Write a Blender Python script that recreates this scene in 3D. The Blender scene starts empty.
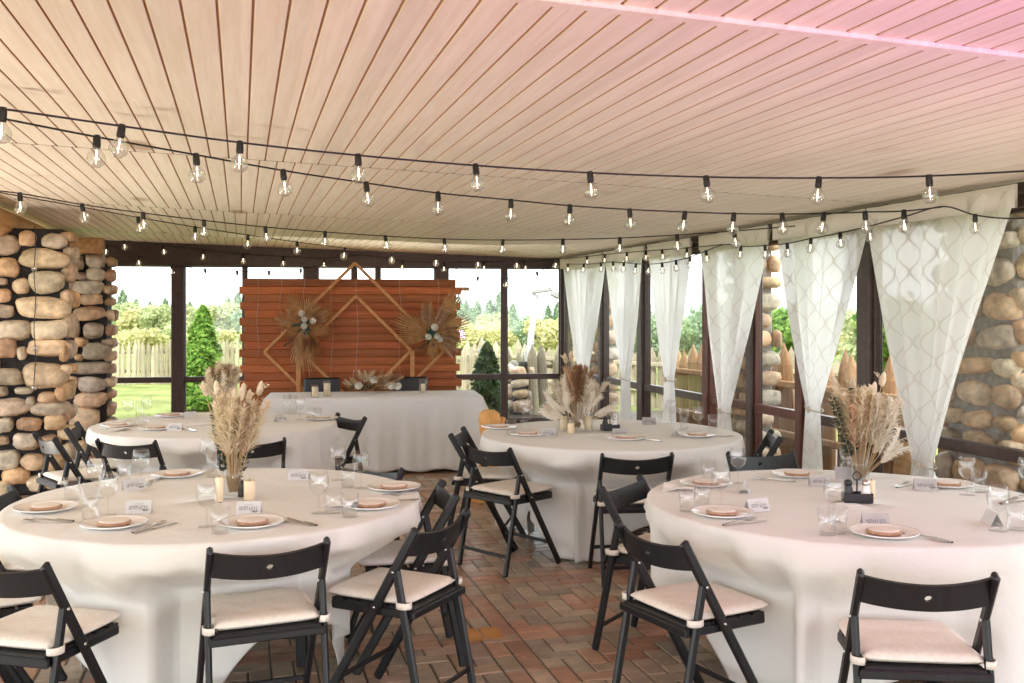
import bpy, bmesh, math, random
from mathutils import Vector, Matrix, noise
PI = math.pi
R = math.radians
sc = bpy.context.scene
col = sc.collection
random.seed(7)
# ------------------------------------------------------------------ camera frame and helpers
TH = math.atan(271 / 1000.0)
SN, CS = math.sin(TH), math.cos(TH)
EYE, HOR = 1.6, 312.0

def atd(px, py, d):                      # a photo pixel at camera depth d
    xc = (px - 512) / 1000 * d
    return Vector((xc * CS + d * SN, -xc * SN + d * CS, EYE - (py - HOR) / 1000 * d))

def atz(px, py, z):                      # a photo pixel on a horizontal plane
    return atd(px, py, (EYE - z) * 1000 / (py - HOR))

def wall_y(px, X):                       # where a sight line meets the plane x = X
    d = 1000 * X / (CS * (px - 243))
    return (d - X * SN) / CS

def ceil_z(x):
    return 2.472 - 0.0325 * x

# ------------------------------------------------------------------ materials
MATS = {}

def new_mat(name):
    m = bpy.data.materials.new(name)
    m.use_nodes = True
    nt = m.node_tree
    b = nt.nodes['Principled BSDF']
    MATS[name] = m
    return m, nt, b

def setp(b, **kw):
    for k, v in kw.items():
        b.inputs[k.replace('_', ' ')].default_value = v

def node(nt, t, **kw):
    n = nt.nodes.new(t)
    for k, v in kw.items():
        setattr(n, k, v)
    return n

def simple(name, rgb, rough=0.6, metal=0.0, var=0.0, scale=20.0, bump=0.0, stretch=(1, 1, 1), spec=0.5, sheen=0.0):
    m, nt, b = new_mat(name)
    b.inputs['Base Color'].default_value = (*rgb, 1)
    b.inputs['Roughness'].default_value = rough
    b.inputs['Metallic'].default_value = metal
    b.inputs['Specular IOR Level'].default_value = spec
    if sheen:
        b.inputs['Sheen Weight'].default_value = sheen
    if var or bump:
        tc = node(nt, 'ShaderNodeTexCoord')
        mp = node(nt, 'ShaderNodeMapping')
        mp.inputs['Scale'].default_value = stretch
        nt.links.new(tc.outputs['Object'], mp.inputs['Vector'])
        nz = node(nt, 'ShaderNodeTexNoise')
        nz.inputs['Scale'].default_value = scale
        nz.inputs['Detail'].default_value = 5
        nt.links.new(mp.outputs[0], nz.inputs['Vector'])
        if var:
            cr = node(nt, 'ShaderNodeValToRGB')
            cr.color_ramp.elements[0].position = 0.3
            cr.color_ramp.elements[1].position = 0.7
            cr.color_ramp.elements[0].color = (*[max(0, c * (1 - var)) for c in rgb], 1)
            cr.color_ramp.elements[1].color = (*[min(1, c * (1 + var)) for c in rgb], 1)
            nt.links.new(nz.outputs['Fac'], cr.inputs['Fac'])
            nt.links.new(cr.outputs[0], b.inputs['Base Color'])
        if bump:
            bp = node(nt, 'ShaderNodeBump')
            bp.inputs['Strength'].default_value = bump
            bp.inputs['Distance'].default_value = 0.01
            nt.links.new(nz.outputs['Fac'], bp.inputs['Height'])
            nt.links.new(bp.outputs[0], b.inputs['Normal'])
    return m

def attr_mat(name, rough=0.7, var=0.2, scale=20.0, bump=0.2, stretch=(1, 1, 1), spec=0.4, dist=0.01):
    """base colour from the mesh's own colour attribute, broken up by noise"""
    m, nt, b = new_mat(name)
    b.inputs['Roughness'].default_value = rough
    b.inputs['Specular IOR Level'].default_value = spec
    at = node(nt, 'ShaderNodeAttribute', attribute_name='tint')
    tc = node(nt, 'ShaderNodeTexCoord')
    mp = node(nt, 'ShaderNodeMapping')
    mp.inputs['Scale'].default_value = stretch
    nt.links.new(tc.outputs['Object'], mp.inputs['Vector'])
    nz = node(nt, 'ShaderNodeTexNoise')
    nz.inputs['Scale'].default_value = scale
    nz.inputs['Detail'].default_value = 6
    nz.inputs['Roughness'].default_value = 0.65
    nt.links.new(mp.outputs[0], nz.inputs['Vector'])
    mr = node(nt, 'ShaderNodeMapRange')
    mr.inputs['From Min'].default_value = 0.3
    mr.inputs['From Max'].default_value = 0.7
    mr.inputs['To Min'].default_value = 1 - var
    mr.inputs['To Max'].default_value = 1 + var
    nt.links.new(nz.outputs['Fac'], mr.inputs['Value'])
    vm = node(nt, 'ShaderNodeVectorMath', operation='SCALE')
    nt.links.new(at.outputs['Color'], vm.inputs[0])
    nt.links.new(mr.outputs[0], vm.inputs['Scale'])
    nt.links.new(vm.outputs[0], b.inputs['Base Color'])
    bp = node(nt, 'ShaderNodeBump')
    bp.inputs['Strength'].default_value = bump
    bp.inputs['Distance'].default_value = dist
    nt.links.new(nz.outputs['Fac'], bp.inputs['Height'])
    nt.links.new(bp.outputs[0], b.inputs['Normal'])
    return m

def wood_mat(name, c1, c2, rough=0.55, scale=6.0, stretch=(12, 0.6, 12), knots=0.0, knot_col=(0.2, 0.1, 0.05), board=None, bump=0.1):
    m, nt, b = new_mat(name)
    b.inputs['Roughness'].default_value = rough
    tc = node(nt, 'ShaderNodeTexCoord')
    mp = node(nt, 'ShaderNodeMapping')
    mp.inputs['Scale'].default_value = stretch
    nt.links.new(tc.outputs['Object'], mp.inputs['Vector'])
    nz = node(nt, 'ShaderNodeTexNoise')
    nz.inputs['Scale'].default_value = scale
    nz.inputs['Detail'].default_value = 4
    nz.inputs['Distortion'].default_value = 0.6
    nt.links.new(mp.outputs[0], nz.inputs['Vector'])
    cr = node(nt, 'ShaderNodeValToRGB')
    cr.color_ramp.elements[0].position = 0.32
    cr.color_ramp.elements[1].position = 0.68
    cr.color_ramp.elements[0].color = (*c1, 1)
    cr.color_ramp.elements[1].color = (*c2, 1)
    nt.links.new(nz.outputs['Fac'], cr.inputs['Fac'])
    out = cr.outputs[0]
    if board:                            # every board its own tone
        sx = node(nt, 'ShaderNodeSeparateXYZ')
        nt.links.new(tc.outputs['Object'], sx.inputs[0])
        md = node(nt, 'ShaderNodeMath', operation='DIVIDE')
        md.inputs[1].default_value = board[1]
        nt.links.new(sx.outputs[board[0]], md.inputs[0])
        fl = node(nt, 'ShaderNodeMath', operation='FLOOR')
        nt.links.new(md.outputs[0], fl.inputs[0])
        wn = node(nt, 'ShaderNodeTexWhiteNoise', noise_dimensions='1D')
        nt.links.new(fl.outputs[0], wn.inputs['W'])
        mr = node(nt, 'ShaderNodeMapRange')
        mr.inputs['To Min'].default_value = 1 - board[2]
        mr.inputs['To Max'].default_value = 1 + board[2]
        nt.links.new(wn.outputs['Value'], mr.inputs['Value'])
        vm = node(nt, 'ShaderNodeVectorMath', operation='SCALE')
        nt.links.new(out, vm.inputs[0])
        nt.links.new(mr.outputs[0], vm.inputs['Scale'])
        out = vm.outputs[0]
    if knots:
        mp2 = node(nt, 'ShaderNodeMapping')
        mp2.inputs['Scale'].default_value = [knots * (1.0 if s > 1 else 0.45) for s in stretch]
        nt.links.new(tc.outputs['Object'], mp2.inputs['Vector'])
        vo = node(nt, 'ShaderNodeTexVoronoi')
        vo.inputs['Scale'].default_value = 1.0
        nt.links.new(mp2.outputs[0], vo.inputs['Vector'])
        mr2 = node(nt, 'ShaderNodeMapRange')
        mr2.inputs['From Min'].default_value = 0.05
        mr2.inputs['From Max'].default_value = 0.10
        mr2.inputs['To Min'].default_value = 0.75
        mr2.inputs['To Max'].default_value = 0.0
        nt.links.new(vo.outputs['Distance'], mr2.inputs['Value'])
        mx = node(nt, 'ShaderNodeMix', data_type='RGBA')
        mx.inputs['B'].default_value = (*knot_col, 1)
        nt.links.new(mr2.outputs[0], mx.inputs['Factor'])
        nt.links.new(out, mx.inputs['A'])
        out = mx.outputs['Result']
    nt.links.new(out, b.inputs['Base Color'])
    if bump:
        bp = node(nt, 'ShaderNodeBump')
        bp.inputs['Strength'].default_value = bump
        bp.inputs['Distance'].default_value = 0.005
        nt.links.new(nz.outputs['Fac'], bp.inputs['Height'])
        nt.links.new(bp.outputs[0], b.inputs['Normal'])
    return m

def glass_mat(name, tint=(1, 1, 1), strength=1.0, base=0.06, rough=0.0):
    """thin clear glass: transparent with fresnel reflections"""
    m = bpy.data.materials.new(name)
    m.use_nodes = True
    nt = m.node_tree
    nt.nodes.clear()
    o = node(nt, 'ShaderNodeOutputMaterial')
    tr = node(nt, 'ShaderNodeBsdfTransparent')
    tr.inputs[0].default_value = (*tint, 1)
    gl = node(nt, 'ShaderNodeBsdfGlossy')
    gl.inputs['Roughness'].default_value = rough
    lw = node(nt, 'ShaderNodeLayerWeight')
    lw.inputs['Blend'].default_value = 0.25
    mr = node(nt, 'ShaderNodeMapRange')
    mr.inputs['To Min'].default_value = base
    mr.inputs['To Max'].default_value = strength
    mx = node(nt, 'ShaderNodeMixShader')
    nt.links.new(lw.outputs['Facing'], mr.inputs['Value'])
    pw = node(nt, 'ShaderNodeMath', operation='POWER')
    pw.inputs[1].default_value = 2.5
    nt.links.new(lw.outputs['Facing'], pw.inputs[0])
    nt.links.new(pw.outputs[0], mr.inputs['Value'])
    nt.links.new(mr.outputs[0], mx.inputs[0])
    nt.links.new(tr.outputs[0], mx.inputs[1])
    nt.links.new(gl.outputs[0], mx.inputs[2])
    nt.links.new(mx.outputs[0], o.inputs[0])
    MATS[name] = m
    return m

def cloth_mat(name, rgb, trans=0.25, scale=300):
    m, nt, b = new_mat(name)
    b.inputs['Base Color'].default_value = (*rgb, 1)
    b.inputs['Roughness'].default_value = 0.9
    b.inputs['Specular IOR Level'].default_value = 0.15
    b.inputs['Sheen Weight'].default_value = 0.15
    tc = node(nt, 'ShaderNodeTexCoord')
    n1 = node(nt, 'ShaderNodeTexNoise')
    n1.inputs['Scale'].default_value = 6
    n1.inputs['Detail'].default_value = 3
    nt.links.new(tc.outputs['Object'], n1.inputs['Vector'])
    bp = node(nt, 'ShaderNodeBump')
    bp.inputs['Strength'].default_value = 0.6
    bp.inputs['Distance'].default_value = 0.03
    nt.links.new(n1.outputs['Fac'], bp.inputs['Height'])
    nt.links.new(bp.outputs[0], b.inputs['Normal'])
    o = nt.nodes['Material Output']
    tl = node(nt, 'ShaderNodeBsdfTranslucent')
    tl.inputs[0].default_value = (*rgb, 1)
    nt.links.new(bp.outputs[0], tl.inputs['Normal'])
    mx = node(nt, 'ShaderNodeMixShader')
    mx.inputs[0].default_value = trans
    nt.links.new(b.outputs[0], mx.inputs[1])
    nt.links.new(tl.outputs[0], mx.inputs[2])
    nt.links.new(mx.outputs[0], o.inputs[0])
    return m

def sheer_mat(name, pattern):
    """sheer white voile; with an ogee trellis woven in"""
    m = bpy.data.materials.new(name)
    m.use_nodes = True
    nt = m.node_tree
    nt.nodes.clear()
    o = node(nt, 'ShaderNodeOutputMaterial')
    uv = node(nt, 'ShaderNodeUVMap')
    sx = node(nt, 'ShaderNodeSeparateXYZ')
    nt.links.new(uv.outputs[0], sx.inputs[0])

    def M(op, a, bb=None, c=None):
        n = node(nt, 'ShaderNodeMath', operation=op)
        for i, v in enumerate((a, bb, c)):
            if v is None:
                continue
            if isinstance(v, (int, float)):
                n.inputs[i].default_value = v
            else:
                nt.links.new(v, n.inputs[i])
        return n.outputs[0]
    A, B, W = 0.235, 0.225, 0.058
    s = M('SINE', M('MULTIPLY', sx.outputs[1], 2 * PI / B))
    s = M('MULTIPLY', s, 0.235)
    u = M('DIVIDE', sx.outputs[0], A)
    d1 = M('ABSOLUTE', M('SUBTRACT', M('FRACT', M('ADD', u, s)), 0.5))
    d2 = M('ABSOLUTE', M('SUBTRACT', M('FRACT', M('ADD', M('SUBTRACT', u, s), 0.5)), 0.5))
    line = M('LESS_THAN', M('MINIMUM', d1, d2), W * 0.75)
    df = node(nt, 'ShaderNodeBsdfDiffuse')
    tl = node(nt, 'ShaderNodeBsdfTranslucent')
    tr = node(nt, 'ShaderNodeBsdfTransparent')
    mc = node(nt, 'ShaderNodeMix', data_type='RGBA')
    mc.inputs['A'].default_value = (0.95, 0.95, 0.93, 1)
    mc.inputs['B'].default_value = (0.80, 0.775, 0.73, 1) if pattern > 0.5 else (0.93, 0.93, 0.91, 1)
    nt.links.new(line, mc.inputs['Factor'])
    nt.links.new(mc.outputs['Result'], df.inputs[0])
    nt.links.new(mc.outputs['Result'], tl.inputs[0])
    m1 = node(nt, 'ShaderNodeMixShader')
    m1.inputs[0].default_value = 0.55
    nt.links.new(df.outputs[0], m1.inputs[1])
    nt.links.new(tl.outputs[0], m1.inputs[2])
    m2 = node(nt, 'ShaderNodeMixShader')
    f = M('MULTIPLY_ADD', line, 0.06 if pattern > 0.5 else 0.04, 0.93)
    nt.links.new(f, m2.inputs[0])
    nt.links.new(tr.outputs[0], m2.inputs[1])
    nt.links.new(m1.outputs[0], m2.inputs[2])
    nt.links.new(m2.outputs[0], o.inputs[0])
    MATS[name] = m
    return m

wood_mat('pine_ceiling', (0.84, 0.755, 0.625), (0.92, 0.86, 0.745), rough=0.5, scale=3.0, stretch=(14, 0.7, 1), knots=1.0, knot_col=(0.40, 0.26, 0.16), board=(0, 0.1, 0.055), bump=0.0)
simple('pine_groove', (0.56, 0.33, 0.18), 0.7)
simple('seam_dark', (0.16, 0.09, 0.05), 0.8)
wood_mat('log_wood', (0.50, 0.27, 0.10), (0.74, 0.47, 0.23), rough=0.5, scale=3, stretch=(8, 0.6, 8))
wood_mat('dark_frame', (0.045, 0.028, 0.023), (0.075, 0.045, 0.036), rough=0.38, scale=4, stretch=(6, 6, 6), bump=0.03)
wood_mat('red_frame', (0.10, 0.035, 0.025), (0.16, 0.06, 0.042), rough=0.35, scale=4, stretch=(8, 8, 0.8), bump=0.03)
attr_mat('brick_floor', rough=0.33, var=0.28, scale=9, bump=0.25, spec=0.5, dist=0.006)
simple('mortar', (0.09, 0.075, 0.06), 0.9, var=0.2, scale=30)
simple('dark_mortar', (0.028, 0.027, 0.029), 0.85, var=0.35, scale=25, bump=0.4)
simple('grey_mortar', (0.33, 0.30, 0.27), 0.9, var=0.25, scale=25, bump=0.4)
attr_mat('field_stone', rough=0.75, var=0.42, scale=11, bump=0.7, dist=0.025)
attr_mat('backdrop_plank', rough=0.55, var=0.38, scale=3.2, bump=0.12, stretch=(0.8, 10, 14))
wood_mat('frame_lath', (0.50, 0.22, 0.07), (0.64, 0.32, 0.12), rough=0.5, scale=4, stretch=(6, 6, 6))
wood_mat('black_wood', (0.006, 0.0065, 0.008), (0.011, 0.0115, 0.014), rough=0.42, scale=5, stretch=(10, 10, 2), bump=0.04)
simple('cushion_cloth', (0.80, 0.745, 0.67), 0.95, var=0.06, scale=60, bump=0.12, spec=0.1)
cloth_mat('table_linen', (0.88, 0.87, 0.835), 0.16)
cloth_mat('head_linen', (0.86, 0.86, 0.855), 0.16)
sheer_mat('voile', 1.0)
sheer_mat('voile_faint', 0.0)
simple('cord', (0.55, 0.50, 0.42), 0.8)
glass_mat('window_glass', (0.97, 0.98, 0.97), 0.55, 0.035)
glass_mat('table_glass', (0.985, 0.988, 0.988), 0.8, 0.055, 0.02)
glass_mat('bulb_glass', (0.97, 0.97, 0.97), 1.0, 0.30, 0.04)
simple('water', (0.9, 0.93, 0.95), 0.1)
simple('white_china', (0.86, 0.84, 0.81), 0.15, spec=0.6)
simple('biscuit_brown', (0.44, 0.27, 0.17), 0.8, var=0.25, scale=60)
simple('icing', (0.80, 0.73, 0.66), 0.6)
simple('steel', (0.62, 0.60, 0.57), 0.2, metal=1.0)
simple('card_white', (0.62, 0.62, 0.61), 0.7)
simple('card_grey', (0.46, 0.455, 0.45), 0.7)
simple('ink', (0.20, 0.20, 0.20), 0.8)
simple('ink_pale', (0.36, 0.35, 0.34), 0.8)
simple('napkin_cloth', (0.74, 0.71, 0.68), 0.9, var=0.06, scale=30)
simple('wax', (0.90, 0.76, 0.52), 0.5)
simple('wick', (0.05, 0.04, 0.03), 0.9)
simple('black_plastic', (0.014, 0.014, 0.016), 0.35)
simple('pampas_cream', (0.90, 0.79, 0.63), 0.95, var=0.2, scale=40)
simple('pampas_tan', (0.70, 0.52, 0.35), 0.95, var=0.25, scale=40)
simple('pampas_rust', (0.42, 0.24, 0.13), 0.95, var=0.25, scale=40)
simple('pampas_white', (0.86, 0.81, 0.72), 0.95, var=0.1, scale=40)
simple('straw', (0.72, 0.55, 0.32), 0.85, var=0.2, scale=40)
simple('palm_dry', (0.64, 0.42, 0.21), 0.75, var=0.3, scale=14)
simple('eucalyptus', (0.035, 0.075, 0.06), 0.6, var=0.3, scale=40)
simple('rose_white', (0.95, 0.92, 0.85), 0.7)
attr_mat('paling', rough=0.8, var=0.35, scale=4, bump=0.3, stretch=(10, 10, 0.8))
attr_mat('leafy', rough=0.7, var=0.25, scale=3, bump=0.0)
_nt = MATS['leafy'].node_tree
_tl = node(_nt, 'ShaderNodeBsdfTranslucent')
_vm = [n for n in _nt.nodes if n.type == 'VECT_MATH'][0]
_nt.links.new(_vm.outputs[0], _tl.inputs[0])
_mx = node(_nt, 'ShaderNodeMixShader')
_mx.inputs[0].default_value = 0.45
_nt.links.new(_nt.nodes['Principled BSDF'].outputs[0], _mx.inputs[1])
_nt.links.new(_tl.outputs[0], _mx.inputs[2])
_nt.links.new(_mx.outputs[0], _nt.nodes['Material Output'].inputs[0])
simple('bark', (0.20, 0.15, 0.10), 0.9, var=0.3, scale=12, bump=0.4)
simple('meadow', (0.19, 0.22, 0.07), 0.95, var=0.35, scale=1.2, spec=0.1)
simple('lamp_metal', (0.30, 0.30, 0.30), 0.5)
simple('pole_grey', (0.30, 0.30, 0.29), 0.5, metal=0.2)
simple('lantern_glass', (0.80, 0.82, 0.80), 0.25)
simple('filament', (0.75, 0.55, 0.30), 0.4, metal=0.6)
simple('apricot_wood', (0.72, 0.38, 0.13), 0.7, var=0.3, scale=8)
simple('linen_wire', (0.60, 0.52, 0.42), 0.6)

m_, nt_, b_ = new_mat('glow')
b_.inputs['Base Color'].default_value = (0.9, 0.7, 0.45, 1)
b_.inputs['Emission Color'].default_value = (1.0, 0.74, 0.46, 1)
b_.inputs['Emission Strength'].default_value = 9.0  # filament emission added to help light the ceiling; the bulbs look unlit


def add_translucency(name, f):
    m = MATS[name]
    nt = m.node_tree
    b = nt.nodes['Principled BSDF']
    tl = node(nt, 'ShaderNodeBsdfTranslucent')
    if b.inputs['Base Color'].is_linked:
        nt.links.new(b.inputs['Base Color'].links[0].from_socket, tl.inputs[0])
    else:
        tl.inputs[0].default_value = b.inputs['Base Color'].default_value
    mx = node(nt, 'ShaderNodeMixShader')
    mx.inputs[0].default_value = f
    nt.links.new(b.outputs[0], mx.inputs[1])
    nt.links.new(tl.outputs[0], mx.inputs[2])
    nt.links.new(mx.outputs[0], nt.nodes['Material Output'].inputs[0])

for k_ in ('pampas_cream', 'pampas_tan', 'pampas_rust', 'pampas_white', 'palm_dry', 'straw'):
    add_translucency(k_, 0.42)
simple('header_cloth', (0.88, 0.86, 0.82), 0.9, spec=0.1)

# ------------------------------------------------------------------ mesh builder
class MB:
    def __init__(s):
        s.v, s.f, s.c, s.sm = [], [], [], []
        s.uv = None

    def add(s, vs, fs, tint=None, smooth=False):
        b = len(s.v)
        s.v.extend([tuple(v) for v in vs])
        s.f.extend([tuple(b + i for i in f) for f in fs])
        s.c.extend([tint or (1, 1, 1)] * len(vs))
        s.sm.extend([smooth] * len(fs))
        return s

    def box(s, c, size, rot=None, tint=None, ch=0.0):
        hx, hy, hz = (x / 2 for x in size)
        c = Vector(c)
        if ch <= 0:
            p = [Vector((x, y, z)) for x in (-hx, hx) for y in (-hy, hy) for z in (-hz, hz)]
            fs = [(0, 1, 3, 2), (4, 6, 7, 5), (0, 4, 5, 1), (2, 3, 7, 6), (0, 2, 6, 4), (1, 5, 7, 3)]
        else:
            ch = min(ch, hx * .9, hy * .9, hz * .9)
            p, idx = [], {}
            for x in (-1, 1):
                for y in (-1, 1):
                    for z in (-1, 1):
                        for k in range(3):
                            q = [x * hx, y * hy, z * hz]
                            for j in range(3):
                                if j != k:
                                    q[j] -= (x, y, z)[j] * ch
                            idx[(x, y, z, k)] = len(p)
                            p.append(Vector(q))
            fs = []
            for k in range(3):
                a, b2 = [j for j in range(3) if j != k]
                for sg in (-1, 1):
                    loop = []
                    for sa, sb in ((-1, -1), (1, -1), (1, 1), (-1, 1)):
                        t = [0, 0, 0]
                        t[k], t[a], t[b2] = sg, sa, sb
                        loop.append(idx[(*t, k)])
                    fs.append(loop)
                for sa in (-1, 1):
                    for sb in (-1, 1):
                        t0 = [0, 0, 0]
                        t0[a], t0[b2] = sa, sb
                        t0[k] = -1
                        t1 = list(t0)
                        t1[k] = 1
                        fs.append([idx[(*t0, a)], idx[(*t1, a)], idx[(*t1, b2)], idx[(*t0, b2)]])
            for x in (-1, 1):
                for y in (-1, 1):
                    for z in (-1, 1):
                        fs.append([idx[(x, y, z, k)] for k in range(3)])
        if rot is not None:
            p = [rot @ q for q in p]
        return s.add([q + c for q in p], fs, tint)

    def bar(s, p0, p1, w, h, up=(0, 0, 1), ch=0.004, tint=None):
        p0, p1 = Vector(p0), Vector(p1)
        d = (p1 - p0)
        L = d.length
        y = d / L
        x = y.cross(Vector(up))
        if x.length < 1e-4:
            x = y.cross(Vector((1, 0, 0)))
        x.normalize()
        z = x.cross(y)
        m = Matrix((x, y, z)).transposed()
        return s.box((p0 + p1) / 2, (w, L, h), m, tint, ch)

    def tube(s, pts, r, n=6, tint=None, cap=True):
        pts = [Vector(p) for p in pts]
        rs = r if isinstance(r, (list, tuple)) else [r] * len(pts)
        vs, fs = [], []
        up = Vector((0.13, 0.21, 1))
        for i, p in enumerate(pts):
            t = (pts[min(i + 1, len(pts) - 1)] - pts[max(i - 1, 0)])
            t = t.normalized() if t.length > 1e-9 else Vector((0, 0, 1))
            a = t.cross(up)
            if a.length < 1e-3:
                a = t.cross(Vector((1, 0, 0)))
            a.normalize()
            b = t.cross(a)
            for k in range(n):
                an = 2 * PI * k / n
                vs.append(p + (a * math.cos(an) + b * math.sin(an)) * rs[i])
        for i in range(len(pts) - 1):
            for k in range(n):
                fs.append((i * n + k, i * n + (k + 1) % n, (i + 1) * n + (k + 1) % n, (i + 1) * n + k))
        if cap:
            fs.append(tuple(range(n))[::-1])
            fs.append(tuple(range((len(pts) - 1) * n, len(pts) * n)))
        return s.add(vs, fs, tint, True)

    def lathe(s, prof, n=16, c=(0, 0, 0), tint=None, smooth=True):
        vs, fs = [], []
        for r, z in prof:
            for k in range(n):
                a = 2 * PI * k / n
                vs.append((c[0] + r * math.cos(a), c[1] + r * math.sin(a), c[2] + z))
        for i in range(len(prof) - 1):
            for k in range(n):
                fs.append((i * n + k, i * n + (k + 1) % n, (i + 1) * n + (k + 1) % n, (i + 1) * n + k))
        return s.add(vs, fs, tint, smooth)

    def build(s, name, mat, parent=None, uv=None):
        me = bpy.data.meshes.new(name)
        me.from_pydata(s.v, [], s.f)
        mats = mat if isinstance(mat, (list, tuple)) else [mat]
        for q in mats:
            me.materials.append(MATS[q])
        if any(c != (1, 1, 1) for c in s.c):
            a = me.attributes.new('tint', 'FLOAT_COLOR', 'POINT')
            a.data.foreach_set('color', [x for c in s.c for x in (*c, 1)])
        me.polygons.foreach_set('use_smooth', s.sm)
        if uv:
            l = me.uv_layers.new(name='UVMap')
            flat = []
            for lp in me.loops:
                flat.extend(uv[lp.vertex_index])
            l.data.foreach_set('uv', flat)
        me.update()
        o = bpy.data.objects.new(name, me)
        col.objects.link(o)
        if parent:
            o.parent = parent
        return o

def tag(o, label, cat, group=None, kind=None):
    if label:
        o['label'] = label
    if cat:
        o['category'] = cat
    if group:
        o['group'] = group
    if kind:
        o['kind'] = kind
    return o

def thing(name, label, cat, loc=(0, 0, 0), rz=0, group=None):
    o = bpy.data.objects.new(name, None)
    o.empty_display_size = 0.1
    col.objects.link(o)
    o.location = loc
    o.rotation_euler = (0, 0, rz)
    return tag(o, label, cat, group)

def struct(o):
    o['kind'] = 'structure'
    return o

KIDS = {}

def kids(o):
    return [c for c in bpy.data.objects if c.parent == o]

def copy_tree(o, parent=None, cache={}):
    c = o.copy()
    col.objects.link(c)
    c.parent = parent
    if o.name not in cache:
        cache[o.name] = kids(o)
    for ch in cache[o.name]:
        copy_tree(ch, c)
    return c

def place(proto, loc, rz, label=None, cat=None, group=None, used=set(), scale=None, tilt=None):
    """the first call uses the prototype itself, later calls copy it and its parts"""
    if proto.name in used:
        o = copy_tree(proto)
    else:
        used.add(proto.name)
        o = proto
    o.location = loc
    o.rotation_euler = (tilt[0], tilt[1], rz) if tilt else (0, 0, rz)
    if scale:
        o.scale = scale if isinstance(scale, tuple) else (scale,) * 3
    return tag(o, label, cat, group)

def rnd(a, b):
    return random.uniform(a, b)


def s2l(r, g, b):
    return tuple(((c / 255 + 0.055) / 1.055) ** 2.4 if c / 255 > 0.04045 else c / 255 / 12.92 for c in (r, g, b))

def jit(c, a):
    k = 1 + rnd(-a, a)
    return tuple(max(0, min(1, x * k * (1 + rnd(-a, a) * 0.25))) for x in c)

# ================================================================== THE SETTING
# back wall line: runs from BL to BR
BL, BR = Vector((-1.84, 13.95, 0)), Vector((4.31, 13.23, 0))
BD = (BR - BL).normalized()
BN = Vector((BD.y, -BD.x, 0))           # towards the room
if BN.y > 0:
    BN = -BN
BA = math.atan2(BD.y, BD.x)

def back_s(px, off=0.0):                # metres along the back wall line for a photo column
    u = (px - 512) / 1000
    dr = Vector((u * CS + SN, -u * SN + CS, 0))
    p0 = BL + BN * off
    # p = k*dr = p0 + s*BD
    det = dr.x * -BD.y + BD.x * dr.y
    k = (p0.x * -BD.y + BD.x * p0.y) / det
    p = dr * k
    return (p - p0).dot(BD)

def back_pt(px, py, off):               # point on the plane parallel to the back wall, off metres into the room
    u = (px - 512) / 1000
    s = back_s(px, off)
    p = BL + BN * off + BD * s
    d = p.x * SN + p.y * CS
    return Vector((p.x, p.y, EYE - (py - HOR) / 1000 * d))

RW = 4.30                                # right glass wall plane
ROTB = Matrix.Rotation(BA, 3, 'Z')

# ---- floor of brick
mb = MB()
mb.box((0.0, 6.5, -0.03), (14, 17.4, 0.048), None, s2l(70, 62, 54))
field = [s2l(170, 150, 130), s2l(160, 142, 124), s2l(178, 158, 138), s2l(150, 134, 118), s2l(170, 146, 124)]
redb = [s2l(172, 130, 106), s2l(162, 120, 98), s2l(176, 138, 114)]

def brick(x0, x1, y0, y1, c):
    g = 0.0045
    x0 += g; x1 -= g; y0 += g; y1 -= g
    if x1 - x0 < 0.01 or y1 - y0 < 0.01:
        return
    if (Vector((x0, y1, 0)) - BL).dot(BN) < 0.02 or x1 > RW + 0.1:
        return
    e = 0.004
    z = rnd(-0.0015, 0.0015)
    vs = [(x0, y0, -0.006), (x1, y0, -0.006), (x1, y1, -0.006), (x0, y1, -0.006),
          (x0 + e, y0 + e, z), (x1 - e, y0 + e, z), (x1 - e, y1 - e, z), (x0 + e, y1 - e, z)]
    mb.add(vs, [(4, 5, 6, 7), (0, 1, 5, 4), (1, 2, 6, 5), (2, 3, 7, 6), (3, 0, 4, 7)], c)

GX, GY = 1.13, 4.70
for i in range(-8, 4):
    for j in range(-6, 10):
        x0, y0 = GX + i, GY + j
        if x0 < -6.4:
            continue
        for k in range(5):               # band along x
            for q in range(2):
                brick(x0 + k * .2, x0 + k * .2 + .2, y0 + q * .1, y0 + q * .1 + .1, jit(random.choice(redb if random.random() < 0.75 else field), .14))
        for k in range(4):               # band along y
            for q in range(2):
                brick(x0 + q * .1, x0 + q * .1 + .1, y0 + .2 + k * .2, y0 + .4 + k * .2, jit(random.choice(redb if random.random() < 0.6 else field), .14))
        ph = random.randrange(4)
        for a in range(-1, 8):
            for b in range(-1, 8):
                r = (a - b + ph) % 4
                if r == 0:
                    xs, xe, ys, ye = a, a + 2, b, b + 1
                elif r == 3:
                    xs, xe, ys, ye = a, a + 1, b, b + 2
                else:
                    continue
                xs, xe, ys, ye = max(xs, 0), min(xe, 8), max(ys, 0), min(ye, 8)
                if xe <= xs or ye <= ys:
                    continue
                c = jit(random.choice(field if random.random() < 0.84 else redb), .16)
                brick(x0 + .2 + xs * .1, x0 + .2 + xe * .1, y0 + .2 + ys * .1, y0 + .2 + ye * .1, c)
# two ochre bricks in the aisle
p = atz(482, 634, 0)
yel = s2l(196, 136, 62)
for k in range(2):
    x0, y0 = p.x - 0.1 + k * 0.1, p.y - 0.1
    vs = [(x0 + .006, y0 + .006, .0022), (x0 + .094, y0 + .006, .0022), (x0 + .094, y0 + .194, .0022), (x0 + .006, y0 + .194, .0022)]
    mb.add(vs + [(v[0], v[1], -0.004) for v in vs], [(0, 1, 2, 3), (4, 5, 1, 0), (5, 6, 2, 1), (6, 7, 3, 2), (7, 4, 0, 3)], yel)
struct(mb.build('floor', 'brick_floor'))

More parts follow.
